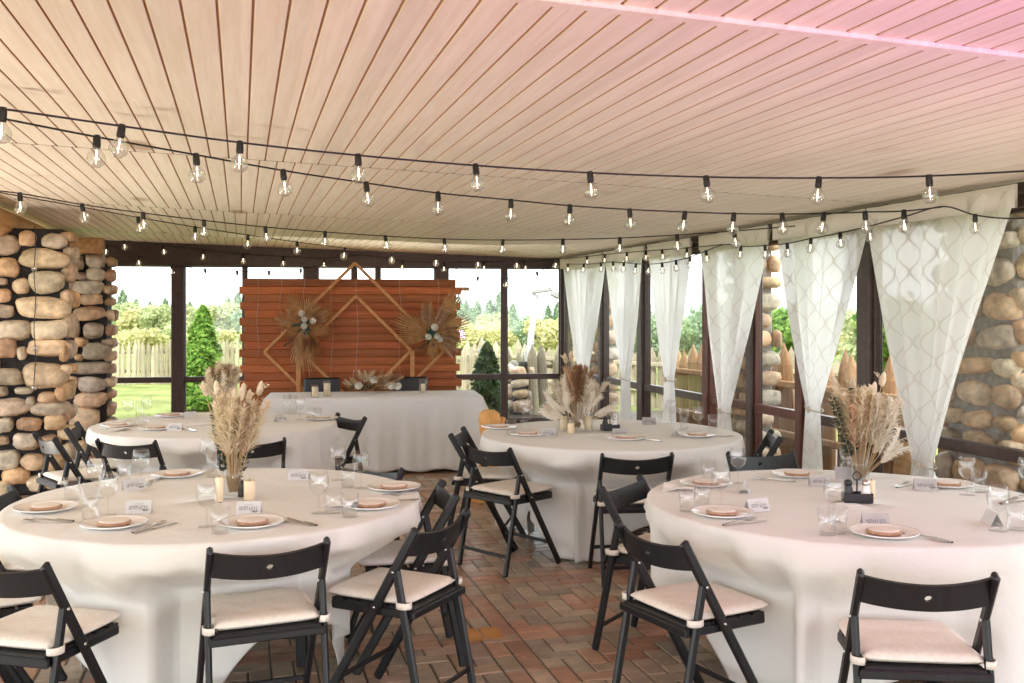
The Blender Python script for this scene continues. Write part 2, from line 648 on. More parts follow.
# ---- boarded ceiling with its seams
mb = MB()
mid = []
SEAMS = [-2.3, 2.60, 5.90, 9.05, 12.2, 14.2]
for si in range(len(SEAMS) - 1):
    y0, y1 = SEAMS[si] + 0.006, SEAMS[si + 1] - 0.006
    offx = (0.0, 0.03, 0.0, 0.045, 0.01)[si]
    k = -40
    while True:
        xa = k * 0.1 + offx
        xb = xa + 0.1
        k += 1
        if xb > 4.62:
            break
        g = 0.0078
        prof = [(xa, 0.011), (xa + g * .5, 0.011), (xa + g, 0.002), (xa + g + .003, 0.0), (xb - .003, 0.0), (xb, 0.002), (xb, 0.011)]
        vs = []
        for x, dz in prof:
            for y in (y0, y1):
                vs.append((x, y, ceil_z(x) + dz))
        fs = [(2 * q, 2 * q + 1, 2 * q + 3, 2 * q + 2) for q in range(6)]
        n0 = len(mb.f)
        mb.add(vs, fs)
        mid += [1, 1, 0, 0, 0, 1]
xs0, xs1 = -4.05, 4.62
vs = [(x, y, ceil_z(x) + z) for x in (xs0, xs1) for y in (-2.3, 14.2) for z in (0.012, 0.05)]
mb.add(vs, [(0, 1, 3, 2), (4, 6, 7, 5), (0, 4, 5, 1), (2, 3, 7, 6), (0, 2, 6, 4), (1, 5, 7, 3)])
mid += [2] * 6
ce = mb.build('ceiling', ['pine_ceiling', 'pine_groove', 'seam_dark'])
ce.data.polygons.foreach_set('material_index', mid)
struct(ce)
mb = MB()
vs = [(x, y, ceil_z(x) + z) for x in (-4.1, 4.72) for y in (-2.4, 14.4) for z in (0.06, 0.22)]
mb.add(vs, [(0, 1, 3, 2), (4, 6, 7, 5), (0, 4, 5, 1), (2, 3, 7, 6), (0, 2, 6, 4), (1, 5, 7, 3)])
struct(mb.build('light_block_roof', 'dark_frame'))  # unseen slab added to block sky light, its edges set for room brightness
mb = MB()
mb.bar((-4.0, 2.575, ceil_z(-4.0) - 0.008), (4.55, 2.575, ceil_z(4.55) - 0.008), 0.05, 0.016)
struct(mb.build('trim_1', 'pine_ceiling'))

# ---- back wall: dark beam under the ceiling, plinth, posts, glazed bays
zb = 2.205
mb = MB()
vs = []
for s in (-0.55, 6.45):
    p = BL + BD * s
    for o in (0.09, -0.16):
        q = p + BN * o
        vs += [(q.x, q.y, zb), (q.x, q.y, ceil_z(q.x) + 0.005)]
mb.add(vs, [(0, 1, 3, 2), (4, 6, 7, 5), (0, 4, 5, 1), (2, 3, 7, 6), (0, 2, 6, 4), (1, 5, 7, 3)])
c = BL + BD * 2.95 - BN * 0.04
mb.box((c.x, c.y, 0.06), (7.0, 0.16, 0.12), ROTB, None, 0.01)
struct(mb.build('wall_back', 'dark_frame'))

POSTS = [(100, 110), (172, 184.5), (243, 246.5), (304, 318), (352, 356.5), (376, 380), (435, 448), (502, 507), (560, 572)]
RAILZ_B = EYE - 0.0675 * 13.2
for n, (a, b) in enumerate(POSTS):
    s0, s1 = back_s(a), back_s(b)
    c = BL + BD * (s0 + s1) / 2 - BN * 0.03
    dp = 0.16 if s1 - s0 > 0.1 else 0.08
    mb = MB()
    mb.box((c.x, c.y, (zb + 0.1) / 2), (s1 - s0, dp, zb - 0.1), ROTB, None, 0.008)
    struct(mb.build('trim_%d' % (n + 2), 'dark_frame'))

def window(n, p0, p1, z0, z1, rail_z, nrm, fr, rail_h=0.062, panes=True, fw=0.03):
    """one glazed bay between two posts: frame, transom and a pane above and below it"""
    d = (p1 - p0)
    L = d.length
    d.normalize()
    m = Matrix.Rotation(math.atan2(d.y, d.x), 3, 'Z')
    c = (p0 + p1) / 2
    root = bpy.data.objects.new('window_%d' % n, None)
    col.objects.link(root)
    root.location = (c.x, c.y, 0)
    struct(root)
    mb = MB()
    for x in (-L / 2 + fw / 2, L / 2 - fw / 2):
        mb.box(m @ Vector((x, 0, (z0 + z1) / 2)), (fw, 0.05, z1 - z0), m, None, 0.004)
    for z in (z0 + fw / 2, z1 - fw / 2):
        mb.box(m @ Vector((0, 0, z)), (L, 0.05, fw), m, None, 0.004)
    mb.build('frame', fr, root)
    mb = MB()
    mb.box(m @ Vector((0, 0, rail_z)), (L, 0.062, rail_h), m, None, 0.006)
    mb.build('transom', fr, root)
    for a, b in ((z0 + fw, rail_z - rail_h / 2), (rail_z + rail_h / 2, z1 - fw)):
        mb = MB()
        mb.box(m @ Vector((0, 0, (a + b) / 2)), (L - 2 * fw, 0.004, b - a), m)
        mb.build('pane', 'window_glass', root)
    return root

nw = 1
for i in range(len(POSTS) - 1):
    s0, s1 = back_s(POSTS[i][1]), back_s(POSTS[i + 1][0])
    window(nw, BL + BD * s0 - BN * 0.03, BL + BD * s1 - BN * 0.03, 0.12, zb, RAILZ_B, BN, 'dark_frame', 0.075, fw=0.014)
    nw += 1

# ---- right glass wall
ztop = 2.19
mb = MB()
mb.box((RW + 0.02, 7.2, (ztop + ceil_z(RW)) / 2 + 0.01), (0.14, 12.0, ceil_z(RW) - ztop + 0.02), None, None, 0.008)
mb.box((RW + 0.02, 7.2, 0.06), (0.14, 12.0, 0.12), None, None, 0.008)
struct(mb.build('wall_right', 'dark_frame'))
RPOST = [(1.4, 0.12, 'dark_frame'), (2.95, 0.10, 'dark_frame'), (4.35, 0.10, 'dark_frame'), (wall_y(869, RW), 0.15, 'dark_frame'), (wall_y(803.5, RW), 0.085, 'red_frame'), (wall_y(754, RW), 0.10, 'dark_frame'),
         (wall_y(709.5, RW), 0.09, 'red_frame'), (wall_y(644, RW), 0.14, 'dark_frame'), (wall_y(604, RW), 0.10, 'dark_frame')]
for n, (y, wd, fm) in enumerate(RPOST):
    mb = MB()
    mb.box((RW + 0.02, y, (ztop + 0.12) / 2), (0.12, wd, ztop - 0.12), None, None, 0.008)
    struct(mb.build('trim_%d' % (n + 20), fm))
ys = [(y, w) for y, w, f in RPOST] + [(13.15, 0.1)]
for i in range(len(ys) - 1):
    a = Vector((RW + 0.02, ys[i][0] + ys[i][1] / 2, 0))
    b = Vector((RW + 0.02, ys[i + 1][0] - ys[i + 1][1] / 2, 0))
    window(nw, a, b, 0.12, ztop, EYE - 0.83, None, 'red_frame' if i in (4, 5) else 'dark_frame', 0.075, fw=0.022)
    nw += 1

# ---- stone pillars
STONE_COLS = [s2l(220, 196, 166), s2l(206, 176, 146), s2l(226, 204, 174), s2l(196, 164, 132), s2l(212, 180, 144), s2l(188, 172, 152), s2l(218, 180, 138), s2l(204, 190, 170)]
ICO = None

def ico(sub):
    bm = bmesh.new()
    bmesh.ops.create_icosphere(bm, subdivisions=sub, radius=1)
    bm.verts.ensure_lookup_table()
    v = [x.co.copy() for x in bm.verts]
    f = [tuple(y.index for y in x.verts) for x in bm.faces]
    bm.free()
    return v, f

ICO3, ICO2, ICO1 = ico(3), ico(2), ico(1)

def stone(mb, c, ax, ay, az, tint, tilt=0.0, face='y', src=None):
    """a rounded field stone, ax across, ay out of the wall, az high"""
    sv, sf = src or ICO3
    off = Vector((rnd(0, 100), rnd(0, 100), rnd(0, 100)))
    ex = rnd(0.62, 0.85)
    ct, st = math.cos(tilt), math.sin(tilt)
    out = []
    for p in sv:
        q = Vector([math.copysign(abs(t) ** ex, t) for t in p])
        q *= 1 + 0.24 * noise.noise(p * 1.2 + off) + 0.09 * noise.noise(p * 3.0 + off)
        x, y, z = q.x * ax, q.y * ay, q.z * az
        x, z = x * ct - z * st, x * st + z * ct
        if face == 'x':
            x, y = y, x
        out.append((c[0] + x, c[1] + y, c[2] + z))
    mb.add(out, sf, tint, True)

def fill_face(mb, face, a0, a1, z0, z1, plane, sgn, src=None, big=1.0):
    z = z0
    while z < z1 - 0.06:
        h = min(rnd(0.13, 0.24) * big, z1 - z)
        a = a0 + rnd(-0.05, 0.03)
        while a < a1 - 0.05:
            w = min(rnd(0.17, 0.42) * big, a1 - a + 0.04)
            hh = h * rnd(0.78, 1.0)
            if w > 0.07:
                cc = (a + w / 2, plane, z + h / 2) if face == 'y' else (plane, a + w / 2, z + h / 2)
                stone(mb, cc, w / 2 - 0.014, rnd(0.05, 0.085), hh / 2 - 0.008, jit(random.choice(STONE_COLS), .16), rnd(-.12, .12), face, src or ICO2)
            a += w
        z += h

def pillar(x0, x1, y0, y1, z1, label, faces, hand=None, mortar='dark_mortar', big=1.0):
    root = thing('stone_pillar', label, 'pillar', ((x0 + x1) / 2, (y0 + y1) / 2, 0), 0, 'stone pillars')
    ox, oy = (x0 + x1) / 2, (y0 + y1) / 2
    mb = MB()
    mb.box((0, 0, z1 / 2), (x1 - x0 - 0.06, y1 - y0 - 0.06, z1), None, None, 0.02)
    mb.build('mortar_core', mortar, root)
    mb = MB()
    if hand:
        for cx, cy, w, h in hand:
            d = y0 / (CS - (cx - 512) / 1000 * SN)
            p = atd(cx, cy, d)
            if p.z < 0.03 or p.z > z1 - 0.02:
                continue
            ax, az = w * d / 2000, h * d / 2000
            stone(mb, (p.x - ox, y0 - oy + 0.0, p.z), ax * 1.03, 0.075 + 0.2 * min(ax, az), az * 1.03, jit(random.choice(STONE_COLS), .14), rnd(-.05, .05))
    for fc in faces:
        if fc == '-y':
            fill_face(mb, 'y', x0 - ox, x1 - ox, 0.02, z1, y0 - oy, -1, None, big)
        if fc == '+x':
            fill_face(mb, 'x', y0 - oy - .01, y1 - oy, 0.02, z1, x1 - ox - .02, 1)
        if fc == '-x':
            fill_face(mb, 'x', y0 - oy, y1 - oy, 0.02, z1, x0 - ox + .01, -1, None, big)
    mb.build('stonework', 'field_stone', root)
    return root

HA = [(20, 235, 110, 90), (118, 207, 65, 62), (235, 220, 95, 65), (190, 293, 185, 85), (30, 330, 90, 82), (5, 390, 50, 30), (92, 408, 62, 65), (200, 393, 135, 95),
      (10, 450, 75, 60), (20, 515, 80, 55), (190, 502, 205, 88), (55, 598, 150, 82), (215, 598, 150, 82), (25, 675, 85, 90), (93, 695, 34, 60), (207, 674, 160, 72),
      (40, 797, 110, 72), (190, 790, 182, 105), (8, 860, 45, 42), (103, 855, 68, 28), (133, 902, 38, 38), (205, 882, 78, 46), (55, 925, 135, 85), (215, 932, 150, 64),
      (20, 1000, 68, 66), (128, 998, 90, 56), (235, 990, 85, 70), (110, 1072, 105, 72), (10, 1070, 48, 38), (210, 1075, 80, 60), (35, 1150, 90, 85), (145, 1160, 90, 72), (240, 1160, 80, 70),
      (75, 1220, 105, 80), (160, 1250, 85, 64), (240, 1240, 80, 65), (12, 1275, 74, 70), (262, 868, 45, 66), (275, 690, 40, 90)]
hand_main = [(x / 4.267, 190 + y / 4.267, w / 4.267, h / 4.267) for x, y, w, h in HA]
# further stones of the same face beyond the frame's edge
for k in range(11):
    zz = 205 + k * 27
    hand_main += [(-18 - 6 * (k % 2), zz, 30, 22), (-50 - 8 * (k % 3), zz + 4, 28, 22)]
HB = [(318, 312, 72, 62), (408, 303, 80, 58), (410, 360, 77, 55), (295, 392, 55, 62), (343, 367, 46, 34), (375, 415, 122, 62), (285, 460, 60, 40), (390, 467, 92, 46), (380, 527, 125, 62),
      (312, 493, 30, 24), (310, 585, 60, 85), (398, 600, 82, 66), (348, 650, 52, 40), (410, 688, 108, 76), (337, 715, 37, 27), (305, 670, 30, 40), (378, 760, 180, 54), (390, 830, 117, 66),
      (295, 822, 70, 60), (388, 895, 117, 72), (350, 970, 147, 80), (350, 1108, 66, 76), (300, 1040, 80, 60), (400, 1035, 90, 60), (420, 1110, 60, 60), (310, 1190, 80, 60), (400, 1190, 80, 60)]
hand_second = [(x / 4.267, 190 + y / 4.267, w / 4.267, h / 4.267) for x, y, w, h in HB]
pillar(-3.0, -1.47, 9.5, 9.82, 2.33, 'broad stone pillar with dark mortar, log beam across its top', ['+x'], hand_main)
pillar(-2.6, -1.43, 12.05, 12.5, 2.24, 'narrower stone pillar set back against the dark window wall', ['+x'], hand_second)
pillar(4.70, 5.55, 5.25, 5.95, 2.35, 'stone pillar outside the glass behind the largest trellis curtain', ['-x', '-y'], None, 'grey_mortar', 1.0)
pillar(4.72, 4.98, 8.62, 9.1, 2.35, 'stone pillar outside the glass, in the gap between two trellis curtains', ['-x', '-y'], None, 'grey_mortar', 1.0)
pillar(4.70, 4.93, 12.75, 13.1, 2.35, 'stone pillar outside the glass by the far corner curtain', ['-x', '-y'], None, 'grey_mortar', 1.0)

# ---- log purlins over the stone pillars
t = thing('log_beam', 'long peeled log beam running along the ceiling edge above the stone pillars', 'beam', (-2.03, 8.3, 2.37))
MB().tube([(0, y, 0.012 * math.sin(y * 1.3)) for y in (-6, -4, -2, 0, 2, 4, 5.2)], 0.125, 14).build('log', 'log_wood', t)
t = thing('log_beam', 'short lower log laid across the top of the set-back stone pillar', 'beam', (-1.85, 11.9, 2.335))
MB().tube([(-.35, 0, 0), (0, 0, 0), (0.38, 0, 0)], 0.09, 12).build('log', 'log_wood', t)
t = thing('log_beam', 'rough log bracket wedged under the long log above the broad pillar', 'beam', (-2.35, 9.35, 2.42))
MB().tube([(-.5, 0, -0.02), (0, 0, 0.0), (0.30, 0, 0.01)], 0.075, 12).build('log', 'log_wood', t)

# ================================================================== CURTAINS
def curtain(pxs, tie, X, pattern, label, seed):
    y1, y0, yt = wall_y(pxs[0], X), wall_y(pxs[1], X), wall_y(tie[0], X)
    dt = X * SN + yt * CS
    zt = EYE - (tie[1] - HOR) / 1000 * dt
    ztp = 2.275
    rr = random.Random(seed)
    W = y1 - y0
    full = W * 1.25
    NU, NV = 84, 64
    npl = max(3, int(W / 0.26))
    ph = rr.uniform(0, 6)
    zb_ = 0.03
    hw_t = 0.062 + 0.012 * W
    vs, uv, fs = [], [], []
    for j in range(NV + 1):
        v = j / NV
        z = ztp + (zb_ - ztp) * v
        if z >= zt:
            k = (ztp - z) / (ztp - zt)
            kk = k ** 1.08
            lo = y0 + (yt - hw_t - y0) * kk
            hi = y1 + (yt + hw_t - y1) * kk
            g = kk
        else:
            k = (zt - z) / (zt - zb_)
            e = hw_t * (1 + 0.85 * k ** 0.9)
            lo, hi = yt - e, yt + e
            g = 1 - 0.4 * min(1, k * 2)
        for i in range(NU + 1):
            u = i / NU
            amp = 0.014 + 0.018 * (1 - abs(1 - 2 * g)) + 0.020 * g
            y = lo + (hi - lo) * u
            w1 = math.sin(u * npl * 2 * PI + ph + 0.8 * math.sin(3 * u + ph))
            w2 = math.sin(u * 2.3 * PI + ph * 2 + v * 2)
            x = X + amp * w1 * (1 - 0.25 * g) + 0.03 * w2 * (1 - v)
            vs.append((x - X, y - yt, z))
            uv.append((u * full, z))
    for j in range(NV):
        for i in range(NU):
            a = j * (NU + 1) + i
            fs.append((a, a + 1, a + NU + 2, a + NU + 1))
    root = thing('curtain', label, 'curtain', (X, yt, 0), 0, 'tied voile curtains')
    m = MB()
    m.add(vs, fs, None, True)
    m.build('voile_panel', 'voile' if pattern else 'voile_faint', root, uv)
    # header tape, tieback and its button
    m = MB()
    n = 40
    hv, hf = [], []
    for i in range(n + 1):
        u = i / n
        y = y0 + W * u - yt
        x = -0.012 + 0.006 * math.sin(u * npl * 2 * PI + ph)
        for dx in (-0.008, 0.008):
            for z in (ztp - 0.10, ztp + 0.03):
                hv.append((x + dx, y, z))
    for i in range(n):
        a = i * 4
        hf += [(a, a + 1, a + 5, a + 4), (a + 2, a + 6, a + 7, a + 3), (a + 1, a + 3, a + 7, a + 5), (a, a + 4, a + 6, a + 2)]
    m.add(hv, hf, None, True)
    m.build('header_band', 'header_cloth', root)
    m = MB()
    m.tube([(0.055 * math.cos(t), (hw_t + 0.014) * math.sin(t), zt - 0.012 + 0.018 * math.sin(t)) for t in [q * PI / 10 for q in range(21)]], 0.006, 6)
    m.tube([(0.05, hw_t, zt), (0.11, hw_t + 0.08, zt + 0.05), (RW - X - 0.06, hw_t + 0.14, zt + 0.06)], 0.004, 5)
    tb = m.build('tieback', 'cord', root)
    m = MB()
    m.lathe([(0, -0.004), (0.022, -0.004), (0.026, 0.0), (0.022, 0.005), (0, 0.006)], 14)
    b = m.build('button', 'linen_wire', tb)
    b.rotation_euler = (0, -PI / 2, 0)
    b.location = (-0.06, -hw_t * .3, zt - 0.015)
    return root

CX = 4.13
curtain((563, 605), (585, 378), CX, 0, 'white voile curtain in the far corner, behind the feathery bouquet', 1)
curtain((607, 648), (627, 377), CX, 0, 'white voile curtain, second one out from the far corner', 2)
curtain((650, 693), (672, 378), CX, 0, 'white voile curtain, third one out from the far corner', 3)
curtain((702, 771), (727, 409), CX, 1, 'trellis-patterned voile curtain just behind the curtain-side back table', 4)
curtain((777, 870), (816, 407), CX, 1, 'trellis-patterned voile curtain between the thin post and the thick dark post', 5)
curtain((872, 1021), (926, 462), CX, 1, 'widest trellis-patterned voile curtain, beside the front table and outdoor stone pillar', 6)
mb = MB()
mb.tube([(CX + 0.045, y, 2.268) for y in (1.5, 5, 9, 13.1)], 0.011, 8)
t = thing('curtain_rod', 'thin dark rod carrying the voile curtains along the glass wall', 'curtain rod', (0, 0, 0))
mb.build('rod', 'dark_frame', t)
for y in (4.5, 5.93, 7.2, 8.6, 9.77, 11.06, 12.8):
    m = MB()
    m.box((CX + 0.06, y, 2.275), (0.14, 0.02, 0.02))
    m.box((CX - 0.01, y, 2.275), (0.03, 0.03, 0.03), None, None, 0.004)
    m.build('bracket', 'dark_frame', t)

# ================================================================== FOLDING CHAIRS
def plate_hole(w, h, hole, bend, th, nx=12, tiltback=0.0):
    """curved back slat with a round finger hole: w wide, h high"""
    pts, fs = [], []
    idx = {}

    def P(x, z):
        k = (round(x, 5), round(z, 5))
        if k not in idx:
            idx[k] = len(pts)
            pts.append(k)
        return idx[k]
    xs = [-w / 2 + (w / 2 - 0.03) * i / 5 for i in range(6)] + [0.03 + (w / 2 - 0.03) * i / 5 for i in range(6)]
    zs = [-h / 2, -h / 4, 0, h / 4, h / 2]
    for i in range(len(xs) - 1):
        if i == 5:
            continue
        for j in range(4):
            fs.append((P(xs[i], zs[j]), P(xs[i + 1], zs[j]), P(xs[i + 1], zs[j + 1]), P(xs[i], zs[j + 1])))
    outer = [(-.03, z) for z in zs] + [(x, h / 2) for x in (-.015, 0, .015)] + [(.03, z) for z in zs[::-1]] + [(x, -h / 2) for x in (.015, 0, -.015)]
    n = len(outer)
    ring = []
    for x, z in outer:
        a = math.atan2(z, x)
        ring.append((hole * math.cos(a), hole * math.sin(a)))
    for i in range(n):
        j = (i + 1) % n
        fs.append((P(*outer[i]), P(*outer[j]), P(*ring[j]), P(*ring[i])))
    V, F = [], []
    N = len(pts)
    for sgn in (0, 1):
        for x, z in pts:
            y = -bend * (1 - (2 * x / w) ** 2) - (th if sgn == 0 else 0)
            V.append((x, y, z + 0.012 * (1 - (2 * x / w) ** 2) * (-1 if z > 0 else -0.6)))
    ec = {}
    for f in fs:
        F.append(f)
        F.append(tuple(N + i for i in f[::-1]))
        for a, b in zip(f, f[1:] + f[:1]):
            k = (min(a, b), max(a, b))
            ec.setdefault(k, []).append((a, b))
    for k, l in ec.items():
        if len(l) == 1:
            a, b = l[0]
            F.append((b, a, N + a, N + b))
    return V, F

SW = 0.206                                # half distance between the side frames
TOPU, FTU = 0.035, 0.49                   # stile: top (rear) to foot (front)

def stile_u(z):
    return TOPU + (0.775 - z) / 0.775 * (FTU - TOPU)

def make_chair():
    t = thing('folding_chair', 'x', 'chair')
    V, F = plate_hole(0.398, 0.092, 0.0135, 0.038, 0.014)
    m = MB()
    ang = -math.atan2(FTU - TOPU, 0.775)
    rot = Matrix.Rotation(ang, 3, 'X')
    rot = Matrix.Rotation(R(12), 3, 'X')
    zc = 0.712
    m.add([rot @ Vector(v) + Vector((0, stile_u(zc) + 0.008, zc)) for v in V], F, None, False)
    m.build('backrest', 'black_wood', t)
    for s in (-1, 1):                     # long front leg: runs from the backrest down to the front foot
        m = MB()
        m.bar((s * SW, TOPU, 0.775), (s * SW, FTU, 0.0), 0.022, 0.040, ch=0.008)
        lg = m.build('leg', 'black_wood', t)
        for z in (0.455, 0.60):
            m = MB()
            m.tube([(s * SW - 0.014, stile_u(z), z), (s * SW + 0.014, stile_u(z), z)], 0.006, 8)
            m.build('bolt', 'steel', lg)
    for s in (-1, 1):                     # short rear leg, hinged under the long one
        m = MB()
        m.bar((s * SW, 0.128, 0.612), (s * SW, 0.005, 0.0), 0.022, 0.036, ch=0.008)
        m.build('leg', 'black_wood', t)
    for s in (-1, 1):
        m = MB()
        m.bar((s * (SW - 0.022), 0.07, 0.437), (s * (SW - 0.022), 0.442, 0.437), 0.02, 0.036, ch=0.006)
        m.build('seat_rail', 'black_wood', t)
    m = MB()
    for k in range(6):
        y = 0.085 + k * 0.066
        m.box((0, y, 0.456), (0.376, 0.056, 0.012), None, None, 0.003)
    m.build('seat', 'black_wood', t)
    m = MB()
    m.bar((-SW, 0.055, 0.440), (SW, 0.055, 0.440), 0.018, 0.03, ch=0.005)
    m.build('stretcher', 'black_wood', t)
    m = MB()
    m.bar((-SW, 0.028, 0.115), (SW, 0.028, 0.115), 0.012, 0.022, ch=0.004)
    m.build('stretcher', 'black_wood', t)
    m = MB()
    m.bar((-SW, stile_u(0.15), 0.15), (SW, stile_u(0.15), 0.15), 0.012, 0.022, ch=0.004)
    m.build('stretcher', 'black_wood', t)
    # quilted seat cushion tied to the rear legs
    n = 20
    vs, fs = [], []
    hw, y0, y1 = 0.196, 0.075, 0.476
    tuft = [(-.07, .19), (.07, .19), (-.07, .33), (.07, .33)]
    for sgn in (1, -1):
        for j in range(n + 1):
            for i in range(n + 1):
                u, v = 2 * i / n - 1, 2 * j / n - 1
                e = 1 - max(abs(u), abs(v)) ** 8
                x = hw * u * (1 - 0.06 * v * v * v * v)
                y = (y0 + y1) / 2 + (y1 - y0) / 2 * v * (1 - 0.05 * u ** 4)
                h = 0.002 + 0.017 * max(0, e) ** 0.5
                dp = sum(math.exp(-((x - a) ** 2 + (y - b) ** 2) / 0.0006) for a, b in tuft)
                vs.append((x, y, 0.4825 + sgn * h - (0.008 * dp if sgn > 0 else 0)))
        b = 0 if sgn > 0 else (n + 1) ** 2
        for j in range(n):
            for i in range(n):
                a = b + j * (n + 1) + i
                q = (a, a + 1, a + n + 2, a + n + 1)
                fs.append(q if sgn > 0 else q[::-1])
    N = (n + 1) ** 2
    edge = [i for i in range(n)] + [n + j * (n + 1) for j in range(n)] + [N - 1 - i for i in range(n)] + [(n - j) * (n + 1) for j in range(n)]
    for a, b in zip(edge, edge[1:] + edge[:1]):
        fs.append((a, N + a, N + b, b))
    m = MB()
    m.add(vs, fs, None, True)
    cu = m.build('cushion', 'cushion_cloth', t)
    cu['label'] = 'white tufted cushion tied to the seat'
    for s in (-1, 1):
        m = MB()
        q = []
        for k in range(13):
            a = -0.6 + k * (2 * PI - 1.0) / 12
            q.append((s * (SW - 0.005) + 0.026 * math.sin(a) * s, 0.095 - 0.033 * math.cos(a), 0.476))
        vv, ff = [], []
        for x, y, z in q:
            vv += [(x, y, z - 0.012), (x, y, z + 0.012)]
        c0 = (s * (SW - 0.005), 0.095)
        for x, y, z in q:
            vv += [(c0[0] + (x - c0[0]) * 0.86, c0[1] + (y - c0[1]) * 0.86, z - 0.012), (c0[0] + (x - c0[0]) * 0.86, c0[1] + (y - c0[1]) * 0.86, z + 0.012)]
        L = len(q)
        for k in range(L - 1):
            ff += [(2 * k, 2 * k + 2, 2 * k + 3, 2 * k + 1), (2 * L + 2 * k, 2 * L + 2 * k + 1, 2 * L + 2 * k + 3, 2 * L + 2 * k + 2),
                   (2 * k + 1, 2 * k + 3, 2 * L + 2 * k + 3, 2 * L + 2 * k + 1), (2 * k, 2 * L + 2 * k, 2 * L + 2 * k + 2, 2 * k + 2)]
        m.add(vv, ff, None, True)
        m.build('tie_strap', 'cushion_cloth', cu)
    return t

CHAIR = make_chair()
TAB = {k: Vector(v) for k, v in {'A': (-0.09, 4.70, 0), 'B': (-0.18, 7.88, 0), 'C': (2.48, 6.53, 0), 'D': (2.62, 3.91, 0)}.items()}
TNAME = {'A': 'front table on the pillar side', 'B': 'back table by the stone pillar', 'C': 'back table by the curtains', 'D': 'front table by the curtains'}
G = {'A': 'chairs round the front table on the pillar side', 'B': 'chairs round the back table by the stone pillar', 'C': 'chairs round the back table by the curtains', 'D': 'chairs round the front table by the curtains'}
# table, rear-top midpoint, facing angle (deg), label
CH = [
 ('A', (0.10, 3.66), 98, 'black folding chair with white cushion, back to the camera at the pillar-side front table'),
 ('A', (-0.80, 3.66), 60, 'black folding chair cut by the photo edge, lowest at the left'),
 ('A', (0.78, 3.92), 139, 'black folding chair angled on the aisle side, closer of two by the pillar-side front table'),
 ('A', (0.95, 4.62), 177, 'black folding chair side-on in the aisle, behind the closer angled one'),
 ('A', (0.68, 5.40), 225, 'black folding chair mostly hidden behind the glasses of the pillar-side front table'),
 ('A', (-1.12, 5.02), -16, 'black folding chair half hidden by the pillar-side front table, back to the broad pillar'),
 ('A', (-1.22, 4.28), 18, 'black folding chair of which only seat rails show at the photo edge'),
 ('B', (0.07, 6.70), 93, 'black folding chair right behind the front pampas bouquet, back to the camera'),
 ('B', (-0.72, 6.87), 63, 'black folding chair at the pillar-side back table, seen over the front table glasses'),
 ('B', (-1.20, 7.90), -1, 'black folding chair against the set-back pillar, its slat beside the cloth of the back table'),
 ('B', (-1.28, 7.31), 27, 'black folding chair seen edge-on before the broad stone pillar'),
 ('B', (0.86, 8.08), 205, 'black folding chair in front of the head table cloth'),
 ('C', (1.46, 6.02), 30, 'black folding chair with wide seat view, by the aisle corner of the curtain-side back table'),
 ('C', (1.45, 6.84), -24, 'black folding chair behind another one, at the far aisle side of the curtain-side back table'),
 ('C', (2.23, 5.43), 80, 'black folding chair, back to the camera, pushed up to the curtain-side back table'),
 ('C', (3.52, 6.10), 158, 'black folding chair with its back to the glass wall and red-brown post'),
 ('D', (1.79, 4.58), -48, 'black folding chair at the far aisle edge of the curtain-side front table'),
 ('D', (1.48, 3.50), 14, 'black folding chair low in the aisle, back to the bricks, at the curtain-side front table'),
 ('D', (2.10, 2.71), 69, 'black folding chair, closest to the camera, at the curtain-side front table'),
 ('D', (2.98, 5.36), -92, 'black folding chair facing the camera across the curtain-side front table'),
]
for tk, (x, y), a, lab in CH:
    f = Vector((math.cos(R(a)), math.sin(R(a)), 0))
    p = Vector((x, y, 0)) - f * TOPU
    place(CHAIR, p, R(a) - PI / 2, lab, 'chair', G[tk])

